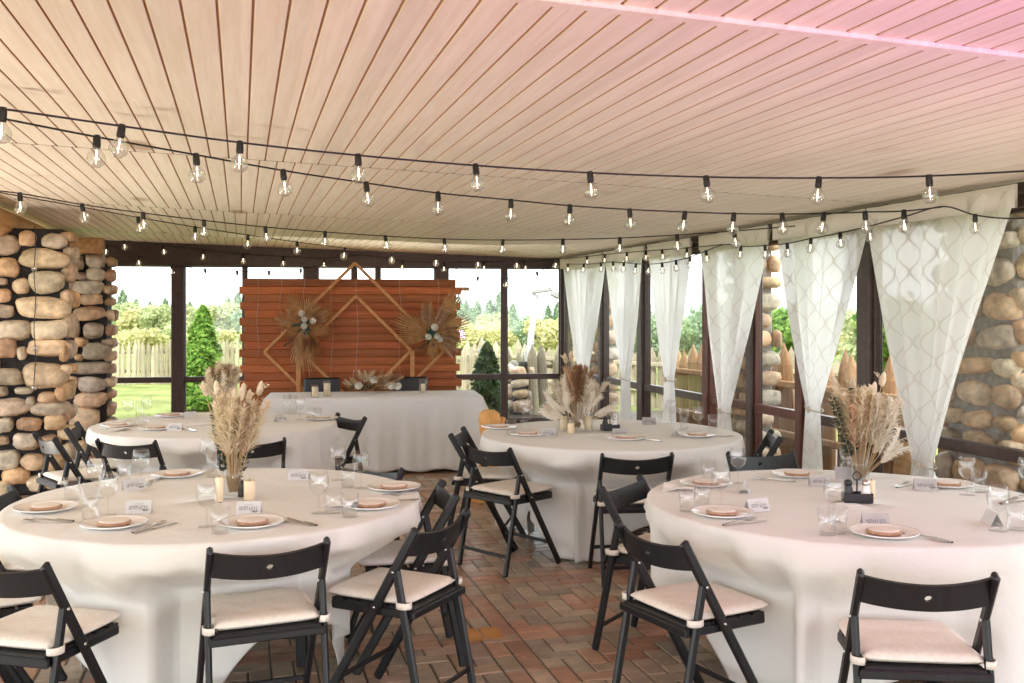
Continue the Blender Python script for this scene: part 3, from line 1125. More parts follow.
# ================================================================== ROUND TABLES AND CLOTHS
TR, TZ = 0.90, 0.755
def round_table(k, rot, side, lab_cloth, lab_table, seed):
    c = TAB[k]
    rr = random.Random(seed)
    t = thing('round_table', lab_table, 'table', c, R(rot))
    m = MB()
    m.lathe([(0, 0.722), (0.86, 0.722), (0.872, 0.728), (0.872, 0.738), (0.866, 0.743), (0, 0.743)], 48)
    m.build('tabletop', 'black_wood', t)
    for q in range(4):
        a = PI / 4 + q * PI / 2
        m = MB()
        m.bar((0.34 * math.cos(a), 0.34 * math.sin(a), 0.722), (0.37 * math.cos(a), 0.37 * math.sin(a), 0), 0.05, 0.05, ch=0.006)
        m.build('leg', 'black_wood', t)
    m = MB()
    for q in range(2):
        a = PI / 4 + q * PI / 2
        d = Vector((math.cos(a), math.sin(a), 0)) * 0.35
        m.bar(Vector((0, 0, 0.10 + 0.05 * q)) - d, Vector((0, 0, 0.10 + 0.05 * q)) + d, 0.045, 0.05, ch=0.006)
    m.build('stretcher', 'black_wood', t)
    # square cloth over the round top
    NA, NR = 288, 30
    dents = []
    for tk, (x, y), a, lab in CH:
        if tk != k:
            continue
        v = Vector((x, y, 0)) - c
        dents.append((math.atan2(v.y, v.x), max(0.47, min(0.9, v.length - 0.495))))
    phs = [rr.uniform(0, 6.28) for _ in range(6)]
    vs, fs = [], []
    tops = [0.0, 0.25, 0.5, 0.7, 0.82, 0.87, 0.884]
    L = side / 2
    for r in tops:
        for i in range(NA):
            a = 2 * PI * i / NA
            z = TZ + 0.0016 * math.sin(7 * r * math.cos(a) + phs[0]) * math.sin(6 * r * math.sin(a) + phs[1])
            vs.append((r * math.cos(a), r * math.sin(a), z))
    hang = []
    for i in range(NA):
        a = 2 * PI * i / NA
        b = a - R(rot)
        edge = L / max(abs(math.cos(b)), abs(math.sin(b)))
        hang.append(min(edge - 0.88, TZ - 0.02 + 0 * a))
    for j in range(NR + 1):
        v = j / NR
        for i in range(NA):
            a = 2 * PI * i / NA
            b = a - R(rot)
            drop = hang[i] * v
            corner = abs(math.sin(2 * b)) ** 3
            rd = 0.012 if j == 0 else 0.0
            fold = math.sin(9 * a + phs[2] + 0.7 * math.sin(3 * a + phs[3])) * 0.5 + math.sin(17 * a + phs[4] + math.sin(5 * a)) * 0.35 + math.sin(29 * a + phs[5]) * 0.15
            g = min(1, drop / 0.5)
            rad = 0.893 + 0.012 * min(1, v * 8) + fold * (0.022 + 0.085 * g) * (0.7 + 0.8 * corner) * min(1, drop / 0.10) + 0.05 * g * corner
            z = TZ - max(0, drop) + (0.0 if j else 0.0)
            if j == 0:
                rad, z = 0.8925, TZ - 0.003
            # the skirt is pushed in where a chair seat meets it
            for da, dr in dents:
                dd = abs((a - da + PI) % (2 * PI) - PI)
                half = 0.245 / max(dr, 0.5)
                w = 1.0 if dd < half else max(0, 1 - (dd - half) / 0.13)
                w = w * w * (3 - 2 * w)
                zz = min(1, max(0, (TZ - 0.07 - z) / 0.19))
                w *= zz * zz * (3 - 2 * zz)
                if dr < rad:
                    rad = rad + (dr - rad) * w
            vs.append((rad * math.cos(a), rad * math.sin(a), max(z, 0.012)))
    rows = len(tops) + NR + 1
    for j in range(rows - 1):
        for i in range(NA):
            q = (i + 1) % NA
            fs.append((j * NA + i, j * NA + q, (j + 1) * NA + q, (j + 1) * NA + i))
    m = MB()
    m.add(vs, fs, None, True)
    o = m.build('tablecloth', 'table_linen')
    o.location = (c.x, c.y, 0)
    sd = o.modifiers.new('thick', 'SOLIDIFY')
    sd.thickness = 0.0035
    sd.offset = -1
    tag(o, lab_cloth, 'tablecloth', 'white tablecloths on the round tables')

yaw = -math.degrees(TH)
round_table('A', 212, 2.62, 'white cloth draped over the pillar-side front table', 'round table under white cloth, front one on the pillar side', 11)
round_table('B', 250 + yaw + 45, 2.7, 'white cloth draped over the table beside the stone pillar, far end', 'round table under white cloth, beside the set-back stone pillar', 12)
round_table('C', 184, 2.78, 'white cloth over the table with the feathery pampas bouquet, near the far curtains', 'round table under white cloth near the far corner curtains', 13)
round_table('D', 168, 2.72, 'white cloth over the front table beside the widest trellis curtain', 'round table under white cloth beside the widest trellis curtain', 14)

# ================================================================== HEAD TABLE, BACKDROP AND FRAMES
HT = atd(262, 400, 9.8)
HT = Vector((0.22, 9.98, 0))
hl, hwid = 2.12, 0.80
e = BD.copy()
nb = -BN                                   # away from the camera
cen = HT + e * hl / 2 + nb * hwid / 2
t = thing('head_table', 'long table under a white cloth before the timber backdrop', 'table', (cen.x, cen.y, 0), BA)
m = MB()
m.box((0, 0, 0.73), (hl - 0.02, hwid - 0.02, 0.03), None, None, 0.004)
m.build('tabletop', 'black_wood', t)
for sx in (-1, 1):
    for sy in (-1, 1):
        m = MB()
        m.bar((sx * (hl / 2 - .12), sy * (hwid / 2 - .1), 0.715), (sx * (hl / 2 - .10), sy * (hwid / 2 - .08), 0), 0.045, 0.045, ch=0.005)
        m.build('leg', 'black_wood', t)
# cloth: rounded-rectangle skirt with a long fall in front and loose corners
NS = 260
per = []
hx, hy, rc = hl / 2, hwid / 2, 0.05
def rect_pt(s):
    P = [(-hx, -hy), (hx, -hy), (hx, hy), (-hx, hy)]
    Ls = [2 * hx, 2 * hy, 2 * hx, 2 * hy]
    s = s % sum(Ls)
    for k in range(4):
        if s <= Ls[k]:
            a, b = P[k], P[(k + 1) % 4]
            u = s / Ls[k]
            n = [(0, -1), (1, 0), (0, 1), (-1, 0)][k]
            return (a[0] + (b[0] - a[0]) * u, a[1] + (b[1] - a[1]) * u, n, k, u)
        s -= Ls[k]
tot = 4 * hx + 4 * hy
vs, fs = [], []
SK = 22
for j in range(-3, SK + 1):
    for i in range(NS):
        x, y, n, k, u = rect_pt(tot * i / NS)
        # blend normals at the corners
        cu = min(u, 1 - u) * (2 * hx if k in (0, 2) else 2 * hy)
        nx, ny = n
        cb = max(0, 1 - cu / 0.16)
        if cb > 0:
            kk = (k + 1) % 4 if u > 0.5 else (k - 1) % 4
            n2 = [(0, -1), (1, 0), (0, 1), (-1, 0)][kk]
            nx, ny = nx + n2[0] * cb, ny + n2[1] * cb
        if j < 0:
            f = (-j) / 3.0
            vs.append((x * (1 - f), y * (1 - f), TZ))
            continue
        v = j / SK
        side_k = k in (1, 3)
        fall = 0.735 if not side_k else 0.70
        fall -= 0.03 * (1 + math.sin(i * 0.35)) * 0.5
        drop = fall * v
        wob = math.sin(i * 0.42 + 0.6 * math.sin(i * 0.11)) * 0.5 + math.sin(i * 0.93 + 1) * 0.3
        out = 0.008 + (0.035 * wob + 0.03) * v ** 1.1
        out += (0.13 * v if side_k else 0.0) + 0.20 * cb * v ** 1.3
        vs.append((x + nx * out, y + ny * out, TZ - drop if j else TZ - 0.001))
rows = SK + 4
for j in range(rows - 1):
    for i in range(NS):
        q = (i + 1) % NS
        fs.append((j * NS + i, j * NS + q, (j + 1) * NS + q, (j + 1) * NS + i))
m = MB()
m.add(vs, fs, None, False)
m.sm = [True] * len(m.f)
o = m.build('tablecloth', 'head_linen')
o.location = (cen.x, cen.y, 0)
o.rotation_euler = (0, 0, BA)
sd = o.modifiers.new('thick', 'SOLIDIFY')
sd.thickness = 0.003
tag(o, 'long white cloth hanging to the floor over the head table', 'tablecloth')

# two black padded chairs behind the head table
for px, lab in ((322, 'black solid-backed chair behind the two candles of the head table'), (410, 'black solid-backed chair behind the head table, by the clear glass')):
    p = back_pt(px, 400, BN.dot(Vector((cen.x, cen.y, 0)) + nb * 0.98 - BL))
    ch = thing('padded_chair', lab, 'chair', (p.x, p.y, 0), BA, 'chairs behind the head table')
    m = MB()
    m.box((0, 0.0, 0.66), (0.40, 0.045, 0.42), Matrix.Rotation(R(-6), 3, 'X'), None, 0.02)
    m.build('backrest', 'black_wood', ch)
    m = MB()
    m.box((0, -0.22, 0.44), (0.42, 0.42, 0.06), None, None, 0.02)
    m.build('seat', 'black_wood', ch)
    for sx in (-1, 1):
        for yy in (-0.40, -0.02):
            m = MB()
            m.bar((sx * 0.18, yy, 0.43), (sx * 0.19, yy * 1.03, 0), 0.032, 0.032, ch=0.004)
            m.build('leg', 'black_wood', ch)

# backdrop wall of planks
OFFB = BN.dot(back_pt(350, 300, 0) * 0 + (cen + nb * 1.45) - BL)
a0, a1 = back_pt(243, 300, OFFB), back_pt(457.5, 300, OFFB)
bw = (a1 - a0).length
bc = (a0 + a1) / 2
topz = back_pt(350, 279, OFFB).z
bd = thing('plank_backdrop', 'free-standing wall of red-brown planks with staggered ends', 'backdrop', (bc.x, bc.y, 0), BA)
PH = topz / 22
PC = [s2l(172, 98, 52), s2l(156, 86, 44), s2l(180, 106, 58), s2l(138, 76, 40), s2l(164, 94, 52)]
for k in range(22):
    z = topz - PH * (k + .5)
    ext = 0.0 if k % 2 == 0 else 0.045
    if k % 4 == 1:
        ext += 0.012
    m = MB()
    c = jit(random.choice(PC), .24)
    m.box((rnd(-.006, .006), 0, 0), (bw + 2 * ext - 0.03, 0.04, PH - 0.002), None, c, 0.006)
    m.box((0, 0.017, -PH / 2), (bw - 0.06, 0.008, 0.05), None, c)
    o = m.build('plank', 'backdrop_plank', bd)
    o.location = (0, 0, z)
for sx in (-0.8, 0, 0.8):
    m = MB()
    m.box((sx, 0.05, topz / 2), (0.06, 0.05, topz - 0.02), None, None, 0.004)
    m.build('upright', 'log_wood', bd)
m = MB()
m.box((bw / 2 + 0.07, 0.0, back_pt(462, 289, OFFB).z), (0.14, 0.03, 0.045), None, s2l(180, 150, 120), 0.004)
m.build('loose_batten', 'backdrop_plank', bd)
for q, px in enumerate((258, 281, 304, 332, 357, 400, 438)):
    pa = back_pt(px, 283, OFFB)
    xx = (pa - Vector((bc.x, bc.y, 0))).dot(e)
    m = MB()
    ln = (0.9, 0.7, 1.1, 1.2, 1.35, 1.3, 0.8)[q]
    m.tube([(xx + 0.012 * math.sin(z * 9 + q), -0.028, topz - ln * z) for z in [i / 14 for i in range(15)]], 0.0022, 4)
    m.build('hanging_wire', 'linen_wire', bd)

# two lath diamonds standing before the planks
OFFD = OFFB + 0.16
def diamond(cx, top, bottom, label, half, bar=0.06, thick=0.035, off=OFFD, legs=None):
    zt_ = back_pt(cx, top, off).z
    c = back_pt(cx, top, off)
    r = half
    t = thing('lath_diamond', label, 'decorative frame', (c.x, c.y, 0), BA, 'lath diamonds before the backdrop')
    cz = zt_ - r
    P = [(0, cz + r), (r, cz), (0, cz - r), (-r, cz)]
    for q in range(4):
        a, b = P[q], P[(q + 1) % 4]
        m = MB()
        m.bar((a[0], 0, a[1]), (b[0], 0, b[1]), thick, bar, up=(0, 1, 0), ch=0.003)
        m.build('lath', 'frame_lath', t)
    return t, cz
dd = back_pt(355, 264, OFFD)
dep = dd.x * SN + dd.y * CS
big, czb = diamond(355, 263, 445, 'larger lath diamond, apex over the plank backdrop', 0.0885 * dep)
sml, czs = diamond(356, 296, 405, 'smaller lath diamond with two upright posts', 0.0545 * dep, off=OFFD + 0.05)
for sx in (-1, 1):
    m = MB()
    m.box((sx * 0.0560 * dep, -0.004, czs / 2), (0.05, 0.024, czs), None, None, 0.003)
    m.build('upright', 'frame_lath', sml)
m = MB()
m.box((0, -0.06, 0.02), (1.3, 0.1, 0.04), None, None, 0.005)
m.build('foot', 'frame_lath', sml)
m = MB()
m.box((0, 0.02, 0.10), (0.3, 0.03, 0.16), None, None, 0.005)
m.build('foot', 'frame_lath', big)

# ================================================================== DRIED FLOWERS
def strands(n, L, spread, w, seed, base_len, droop=0.3, tip=0.5):
    """a soft plume: n thin blades along a gently bent axis"""
    rr = random.Random(seed)
    vs, fs = [], []
    for i in range(n):
        u = rr.random()
        z0 = base_len + (L - base_len) * u * 0.82
        a = rr.uniform(0, 2 * PI)
        ln = (L - base_len) * rr.uniform(0.18, 0.36) * (1.05 - 0.55 * u)
        d = Vector((math.cos(a) * spread * rr.uniform(.5, 1.2), math.sin(a) * spread * rr.uniform(.5, 1.2), rr.uniform(0.5, 1.0))).normalized()
        p0 = Vector((math.cos(a) * 0.004 + 0.03 * u * u, math.sin(a) * 0.004, z0))
        p1 = p0 + d * ln * 0.55
        p2 = p1 + (d + Vector((0, 0, -droop))).normalized() * ln * 0.45
        s = Vector((-math.sin(a), math.cos(a), 0)) * w
        b = len(vs)
        vs += [p0 - s * .6, p0 + s * .6, p1 + s, p1 - s, p2]
        fs += [(b, b + 1, b + 2, b + 3), (b + 3, b + 2, b + 4)]
    return vs, fs

def plume_proto(name, mat, seed, L=0.42, n=150, spread=0.55, w=0.0035):
    m = MB()
    vs, fs = strands(n, L, spread, w, seed, L * 0.40)
    m.add(vs, fs)
    o = m.build(name, mat)
    m2 = MB()
    m2.tube([(0, 0, 0), (0, 0, L * .5), (0.004, 0, L * .95)], [0.0022, 0.002, 0.001], 5)
    s = m2.build('stem', 'straw', o)
    return o

def tail_proto():
    m = MB()
    vs, fs = strands(70, 0.40, 0.9, 0.003, 5, 0.345, 0.0)
    m.add(vs, fs)
    m.lathe([(0.001, 0.345), (0.010, 0.355), (0.012, 0.372), (0.008, 0.392), (0.001, 0.402)], 8)
    o = m.build('bunny_tail', 'pampas_cream')
    m2 = MB()
    m2.tube([(0, 0, 0), (0.003, 0, 0.2), (0, 0, 0.35)], 0.0016, 5)
    m2.build('stem', 'straw', o)
    return o

def sprig_proto():
    rr = random.Random(4)
    m = MB()
    for i in range(46):
        z = 0.10 + 0.30 * i / 46
        a = i * 2.4
        d = Vector((math.cos(a), math.sin(a), 0.45)).normalized()
        s = Vector((-math.sin(a), math.cos(a), 0))
        p = Vector((0, 0, z))
        l, w = 0.036 * (1.1 - 0.4 * i / 46), 0.012
        m.add([p, p + d * l * .5 + s * w, p + d * l, p + d * l * .5 - s * w], [(0, 1, 2, 3)])
    o = m.build('eucalyptus_sprig', 'eucalyptus')
    m2 = MB()
    m2.tube([(0, 0, 0), (0, 0, 0.40)], 0.002, 5)
    m2.build('stem', 'straw', o)
    return o

def palm_spear_proto(name='feather_leaf', L=0.46):
    """drooping pale leaf split into narrow fronds"""
    rr = random.Random(12)
    m = MB()
    def ax(u):
        return Vector((0.10 * u * u, 0, L * (u - 0.16 * u * u * u)))
    for i in range(30):
        u = 0.42 + 0.58 * i / 30
        p = ax(u)
        t = (ax(u + .02) - ax(u - .02)).normalized()
        for s in (-1, 1):
            side = Vector((0, s, 0))
            ln = 0.075 * (1.1 - abs(u - .65) * 1.2) * rr.uniform(.7, 1.2)
            d = (side * 0.55 + t * 0.9).normalized()
            q = p + d * ln * .6
            r = q + (d + Vector((0.3, 0, -0.5))).normalized() * ln * .5
            w = t.cross(d).normalized().cross(d) * 0.0028
            m.add([p - w, p + w, q + w, q - w, r], [(0, 1, 2, 3), (3, 2, 4)])
    o = m.build(name, 'pampas_white')
    m2 = MB()
    m2.tube([ax(k / 8) for k in range(9)], [0.0025 - 0.0018 * k / 8 for k in range(9)], 5)
    m2.build('stem', 'straw', o)
    return o

def rose(parent, loc, r, rot=(0, 0, 0), mat='rose_white', name='rose'):
    m = MB()
    for ring, (n, rr_, tilt) in enumerate(((3, 0.35, 1.25), (5, 0.65, 0.95), (6, 0.95, 0.6))):
        for k in range(n):
            a = 2 * PI * k / n + ring * 0.5
            vs, fs = [], []
            for j in range(5):
                v = j / 4
                for i in range(5):
                    u = i / 4 - 0.5
                    aa = a + u * 2 * PI / n * 1.25
                    bul = math.sin(v * 2.2)
                    rad = r * rr_ * (0.25 + 0.8 * bul)
                    vs.append((rad * math.cos(aa), rad * math.sin(aa), r * (1.5 * v * (0.45 + tilt * 0.45) - 0.3 * u * u)))
            for j in range(4):
                for i in range(4):
                    q = j * 5 + i
                    fs.append((q, q + 1, q + 6, q + 5))
            m.add(vs, fs, None, True)
    m.lathe([(0.001, -0.2 * r), (0.5 * r, 0), (0.35 * r, r * .9), (0.001, r * 1.1)], 8)
    o = m.build(name, mat, parent)
    o.location = loc
    o.rotation_euler = rot
    return o

PROTO = {
    'cream': plume_proto('pampas_plume', 'pampas_cream', 1, 0.44, 300, 0.75, 0.003),
    'tan': plume_proto('pampas_plume', 'pampas_tan', 2, 0.42, 260, 0.55, 0.003),
    'rust': plume_proto('pampas_plume', 'pampas_rust', 3, 0.42, 240, 0.42, 0.003),
    'white': plume_proto('pampas_plume', 'pampas_white', 6, 0.46, 280, 0.9, 0.0026),
    'tail': tail_proto(), 'euca': sprig_proto(), 'feather': palm_spear_proto(),
}
def stick(key, parent, base, lean, az, scale=1.0, roll=0.0, used=set()):
    pr = PROTO[key]
    if key in used:
        o = copy_tree(pr)
    else:
        used.add(key)
        o = pr
    o.parent = parent
    mrot = Matrix.Rotation(az, 4, 'Z') @ Matrix.Rotation(lean, 4, 'Y') @ Matrix.Rotation(roll, 4, 'Z')
    o.location = base
    o.rotation_euler = mrot.to_euler()
    o.scale = (scale,) * 3
    return o

def vase(loc, h, r, label):
    t = thing('glass_vase', label, 'vase', loc, 0, 'table vases')
    m = MB()
    m.lathe([(0.0, 0.0), (r, 0.0), (r, h), (r - 0.003, h), (r - 0.003, 0.018), (0.0, 0.018)], 24)
    m.build('glass_wall', 'table_glass', t)
    return t

def bouquet(loc, recipe, label, seed, scale=1.0):
    rr = random.Random(seed)
    t = thing('dried_bouquet', label, 'bouquet', loc, 0, 'pampas bouquets')
    for key, n, l0, l1, s0, s1, az0, az1 in recipe:
        for i in range(n):
            lean = rr.uniform(l0, l1)
            az = rr.uniform(az0, az1) if (az1 - az0) < 6 else 2 * PI * (i + rr.random()) / n
            q_ = 0.026 * min(1, lean / 0.35) * rr.uniform(.5, 1)
            b = Vector((q_ * math.cos(az), q_ * math.sin(az), 0.025 + rr.uniform(0, .02)))
            lean *= 0.82
            stick(key, t, b, lean, az, rr.uniform(s0, s1) * scale, rr.uniform(0, 6))
    return t

def table_pt(px, py):
    return atz(px, py, TZ)

VA = table_pt(233, 499)
VB = table_pt(221, 424)
VC = table_pt(577, 432)
VD = table_pt(860, 484)
zb0 = TZ + 0.002
vase((VA.x, VA.y, zb0), 0.19, 0.042, 'clear cylinder vase on the pillar-side front table')
vase((VB.x, VB.y, zb0), 0.18, 0.042, 'clear cylinder vase on the back table by the stone pillar')
vase((VC.x, VC.y, zb0), 0.19, 0.042, 'clear cylinder vase on the curtain-side back table')
vase((VD.x, VD.y, zb0), 0.17, 0.045, 'clear cylinder vase on the curtain-side front table')
bouquet((VA.x, VA.y, zb0), [('cream', 22, 0.0, 0.36, 0.95, 1.1, 0, 7), ('tan', 16, 0.0, 0.30, 0.95, 1.08, 0, 7), ('tail', 9, 0.15, 0.34, 1.15, 1.3, 0, 7), ('euca', 3, 0.24, 0.32, 0.9, 1.05, 2.3, 3.6), ('euca', 1, 0.26, 0.3, 0.9, 1.0, -0.4, 0.2)],
        'cream pampas bouquet with dark eucalyptus on the pillar-side front table', 21)
bouquet((VB.x, VB.y, zb0), [('cream', 16, 0.05, 0.34, 0.9, 1.05, 0, 7), ('rust', 9, 0.0, 0.22, 0.95, 1.1, 0, 7), ('white', 6, 0.2, 0.42, 0.85, 0.95, 0, 7), ('euca', 4, 0.1, 0.4, 0.9, 1.05, 0, 7)],
        'tan pampas bouquet with rust centre, on the table beside the stone pillar', 22)
bouquet((VC.x, VC.y, zb0), [('rust', 16, 0.0, 0.25, 0.95, 1.12, 0, 7), ('tan', 8, 0.05, 0.3, 0.98, 1.1, 0, 7), ('feather', 20, 0.75, 1.6, 0.66, 0.85, 0, 7), ('white', 10, 0.25, 0.6, 0.8, 0.95, 0, 7), ('tail', 2, 0.1, 0.2, 1.3, 1.35, 2.5, 4)],
        'feathery bouquet with rust middle and white splayed fronds, on the table by the far curtains', 23)
bouquet((VD.x, VD.y, zb0), [('cream', 18, 0.05, 0.36, 0.95, 1.12, 0, 7), ('tan', 10, 0.0, 0.3, 0.95, 1.05, 0, 7), ('white', 8, 0.25, 0.55, 0.85, 1.0, -1.3, 0.9), ('feather', 6, 0.7, 1.35, 0.6, 0.75, -1.0, 0.5), ('euca', 2, 0.05, 0.12, 1.05, 1.1, 2.6, 3.4), ('euca', 2, 0.36, 0.44, 1.0, 1.05, 2.7, 3.3), ('tail', 4, 0.1, 0.4, 1.2, 1.35, 0, 7)],
        'wide cream bouquet with dark green sprig on the curtain-side front table', 24)

def fan_leaf(parent, loc, L, wang, roll, tilt, seed, mat='palm_dry', folds=13):
    """a dried palm fan: narrow pleated blades joined near the base, split at the tips"""
    rr = random.Random(seed)
    m = MB()
    for i in range(folds):
        u = (i + .5) / folds - 0.5
        a = u * wang
        da = wang / folds * 0.5
        ln = L * (1 - 0.55 * (2 * u) ** 2) * rr.uniform(.88, 1.04)
        pts = []
        dz = rr.uniform(-.02, .02)
        for v, wd in ((0.06, 1.0), (0.35, 1.0), (0.62, 0.95), (0.84, 0.5), (1.0, 0.04)):
            r = ln * v
            for sgn in (-1, 0, 1):
                aa = a + sgn * da * wd
                pts.append((r * math.sin(aa), (0.010 * v if sgn == 0 else -0.004 * v) + dz * v * v - 0.10 * v * v * L * abs(2 * u), r * math.cos(aa)))
        fs = []
        for j in range(4):
            for k in range(2):
                q = j * 3 + k
                fs.append((q, q + 1, q + 4, q + 3))
        m.add(pts, fs)
    o = m.build('palm_leaf', mat, parent)
    o.location = loc
    o.rotation_euler = (Matrix.Rotation(roll, 4, 'Y') @ Matrix.Rotation(tilt, 4, 'X')).to_euler()
    return o

def wall_flowers(px, py, label, leaves, roses, seed, plumes, grass):
    rr = random.Random(seed)
    c = back_pt(px, py, OFFD + 0.12)
    dp = c.x * SN + c.y * CS
    t = thing('dried_flower_spray', label, 'flower arrangement', c, BA, 'flower sprays on the lath diamonds')
    for k, (ang, L, wd, mat) in enumerate(leaves):
        fan_leaf(t, (0, 0.02 - 0.012 * k, 0), L * 1.28, wd * 1.15, ang, rr.uniform(-.15, 0.1), seed * 10 + k, mat)
    for k, (dx, dy, r) in enumerate(roses):
        rose(t, (dx * dp / 1000, -0.10, -dy * dp / 1000), r, (R(90 + rr.uniform(-20, 20)), 0, rr.uniform(-.4, .4)))
    for key, a0, a1, n, s in plumes:
        for i in range(n):
            a = rr.uniform(a0, a1)
            o = stick(key, t, (0, -0.03, 0), 0, 0, s * rr.uniform(.8, 1.1))
            o.rotation_euler = (Matrix.Rotation(a, 4, 'Y') @ Matrix.Rotation(rr.uniform(-.1, .5), 4, 'X')).to_euler()
    m = MB()
    for i in range(26):                    # dark leaves tucked round the roses
        a = rr.uniform(0, 2 * PI)
        ln = rr.uniform(0.06, 0.15)
        d = Vector((math.sin(a), rr.uniform(-.7, -.1), math.cos(a))).normalized()
        s = Vector((math.cos(a), 0, -math.sin(a))) * 0.016
        p = Vector((0, -0.04, 0))
        m.add([p, p + d * ln * .5 + s, p + d * ln, p + d * ln * .5 - s], [(0, 1, 2, 3)])
    m.build('foliage', 'eucalyptus', t)
    return t

wall_flowers(303, 326, 'palm-leaf spray with four white roses over the diamond crossing beside the candles', [
    (R(-75), 0.30, 0.9, 'palm_dry'), (R(-25), 0.34, 0.9, 'palm_dry'), (R(20), 0.30, 0.8, 'straw'), (R(62), 0.34, 0.9, 'palm_dry'), (R(105), 0.30, 0.7, 'palm_dry'), (R(150), 0.34, 0.7, 'palm_dry'), (R(184), 0.42, 0.8, 'straw'), (R(172), 0.46, 0.6, 'palm_dry'), (R(-120), 0.2, 0.8, 'palm_dry')],
    [(-1, -13, 0.036), (2, -6, 0.034), (2, 0, 0.036), (11, -6, 0.038)], 31, [('tan', R(-80), R(80), 7, 0.75), ('rust', R(140), R(220), 6, 0.8)], 0)
wall_flowers(432, 336, 'widest palm-leaf spray with four white roses, at the diamond corner by the windows', [
    (R(-65), 0.42, 0.9, 'palm_dry'), (R(-95), 0.34, 0.7, 'palm_dry'), (R(-8), 0.36, 0.5, 'straw'), (R(30), 0.56, 0.55, 'palm_dry'), (R(62), 0.42, 0.8, 'palm_dry'), (R(90), 0.36, 0.8, 'palm_dry'), (R(-35), 0.30, 0.6, 'palm_dry'), (R(125), 0.3, 0.8, 'palm_dry'), (R(180), 0.24, 0.8, 'palm_dry')],
    [(1, -9, 0.045), (-4, 0, 0.038), (4, 1, 0.038), (8, 4, 0.034)], 32, [('straw' if False else 'tan', R(-30), R(45), 8, 0.9), ('tan', R(95), R(150), 8, 0.8), ('rust', R(50), R(100), 6, 0.8), ('rust', R(185), R(230), 4, 0.7)], 0)

# low flower piece on the head table
hp = atz(372, 393, TZ)
t = thing('dried_flower_spray', 'low spread of dried stems and white roses on the head table', 'flower arrangement', (hp.x, hp.y, TZ + 0.012), BA)
rr = random.Random(77)
for i in range(30):
    a = rr.uniform(0, 2 * PI)
    key = rr.choice(['tan', 'rust', 'tan', 'cream'])
    o = stick(key, t, (rr.uniform(-.12, .12), rr.uniform(-.04, .04), 0.02), 0, 0, rr.uniform(0.5, 0.68))
    lean = rr.uniform(0.5, 1.35) * (1 if math.cos(a) > 0 else -1)
    o.rotation_euler = (Matrix.Rotation(lean, 4, 'Y') @ Matrix.Rotation(rr.uniform(-.6, .6), 4, 'X')).to_euler()
for i in range(14):
    o = stick('feather', t, (rr.uniform(-.2, .2), rr.uniform(-.05, .05), 0.03), 0, 0, rr.uniform(0.35, 0.5))
    o.rotation_euler = (Matrix.Rotation(rr.uniform(-1.2, 1.2), 4, 'Y') @ Matrix.Rotation(rr.uniform(-.5, .7), 4, 'X')).to_euler()
for k in range(7):
    fan_leaf(t, (-0.1 + 0.03 * k, -0.02, 0.03), rr.uniform(.18, .26), 0.6, R(-80 + k * 26), 0.3, 90 + k, rr.choice(['palm_dry', 'straw']), 8)
for dx, dz in ((-0.14, 0.06), (0.02, 0.12), (0.20, 0.055), (0.27, 0.05)):
    rose(t, (dx, -0.09, dz), 0.042, (R(60), 0, rr.uniform(-.5, .5)))
m = MB()
for i in range(30):
    a = rr.uniform(0, 2 * PI)
    p = Vector((rr.uniform(-.25, .25), rr.uniform(-.06, .0), 0.02))
    d = Vector((math.cos(a), rr.uniform(-.8, 0), abs(math.sin(a)) * .5)).normalized()
    s = d.cross(Vector((0, 0, 1))) * 0.016
    m.add([p, p + d * .05 + s, p + d * .1, p + d * .05 - s], [(0, 1, 2, 3)])
m.build('foliage', 'eucalyptus', t)

# ================================================================== TABLEWARE
def glass_proto():
    t = thing('wine_glass', 'x', 'wine glass')
    m = MB()
    out = [(0.004, 0.072), (0.018, 0.078), (0.032, 0.092), (0.040, 0.112), (0.0415, 0.130), (0.038, 0.155), (0.034, 0.172)]
    inn = [(r - 0.0012, z + (0.001 if i else 0.002)) for i, (r, z) in enumerate(out)]
    m.lathe(out + inn[::-1], 20)
    m.build('bowl', 'table_glass', t)
    m = MB()
    m.lathe([(0.006, 0.003), (0.0042, 0.012), (0.0035, 0.04), (0.0045, 0.072)], 10)
    m.build('stem', 'table_glass', t)
    m = MB()
    m.lathe([(0.0, 0.0), (0.034, 0.0), (0.034, 0.0015), (0.012, 0.004), (0.0, 0.005)], 20)
    m.build('foot', 'table_glass', t)
    return t

def tumbler_proto():
    m = MB()
    m.lathe([(0.0, 0.0), (0.031, 0.0), (0.033, 0.05), (0.036, 0.100), (0.0345, 0.100), (0.0315, 0.05), (0.029, 0.010), (0.0, 0.010)], 18)
    return m.build('tumbler', 'table_glass')

def plate_proto():
    m = MB()
    m.lathe([(0.0, 0.004), (0.075, 0.004), (0.085, 0.006), (0.125, 0.016), (0.128, 0.018), (0.126, 0.013), (0.082, 0.0), (0.0, 0.0)], 36)
    return m.build('plate', 'white_china')

def biscuit_proto():
    t = thing('biscuit', 'x', 'biscuit')
    m = MB()
    m.lathe([(0.0, 0.0), (0.060, 0.0), (0.064, 0.004), (0.064, 0.010), (0.059, 0.013), (0.0, 0.013)], 20)
    m.build('biscuit_base', 'biscuit_brown', t)
    m = MB()
    m.lathe([(0.0, 0.0175), (0.042, 0.017), (0.055, 0.0155), (0.058, 0.0132), (0.0, 0.0132)], 20)
    o = m.build('icing_top', 'icing', t)
    o['label'] = 'pale iced top'
    return t

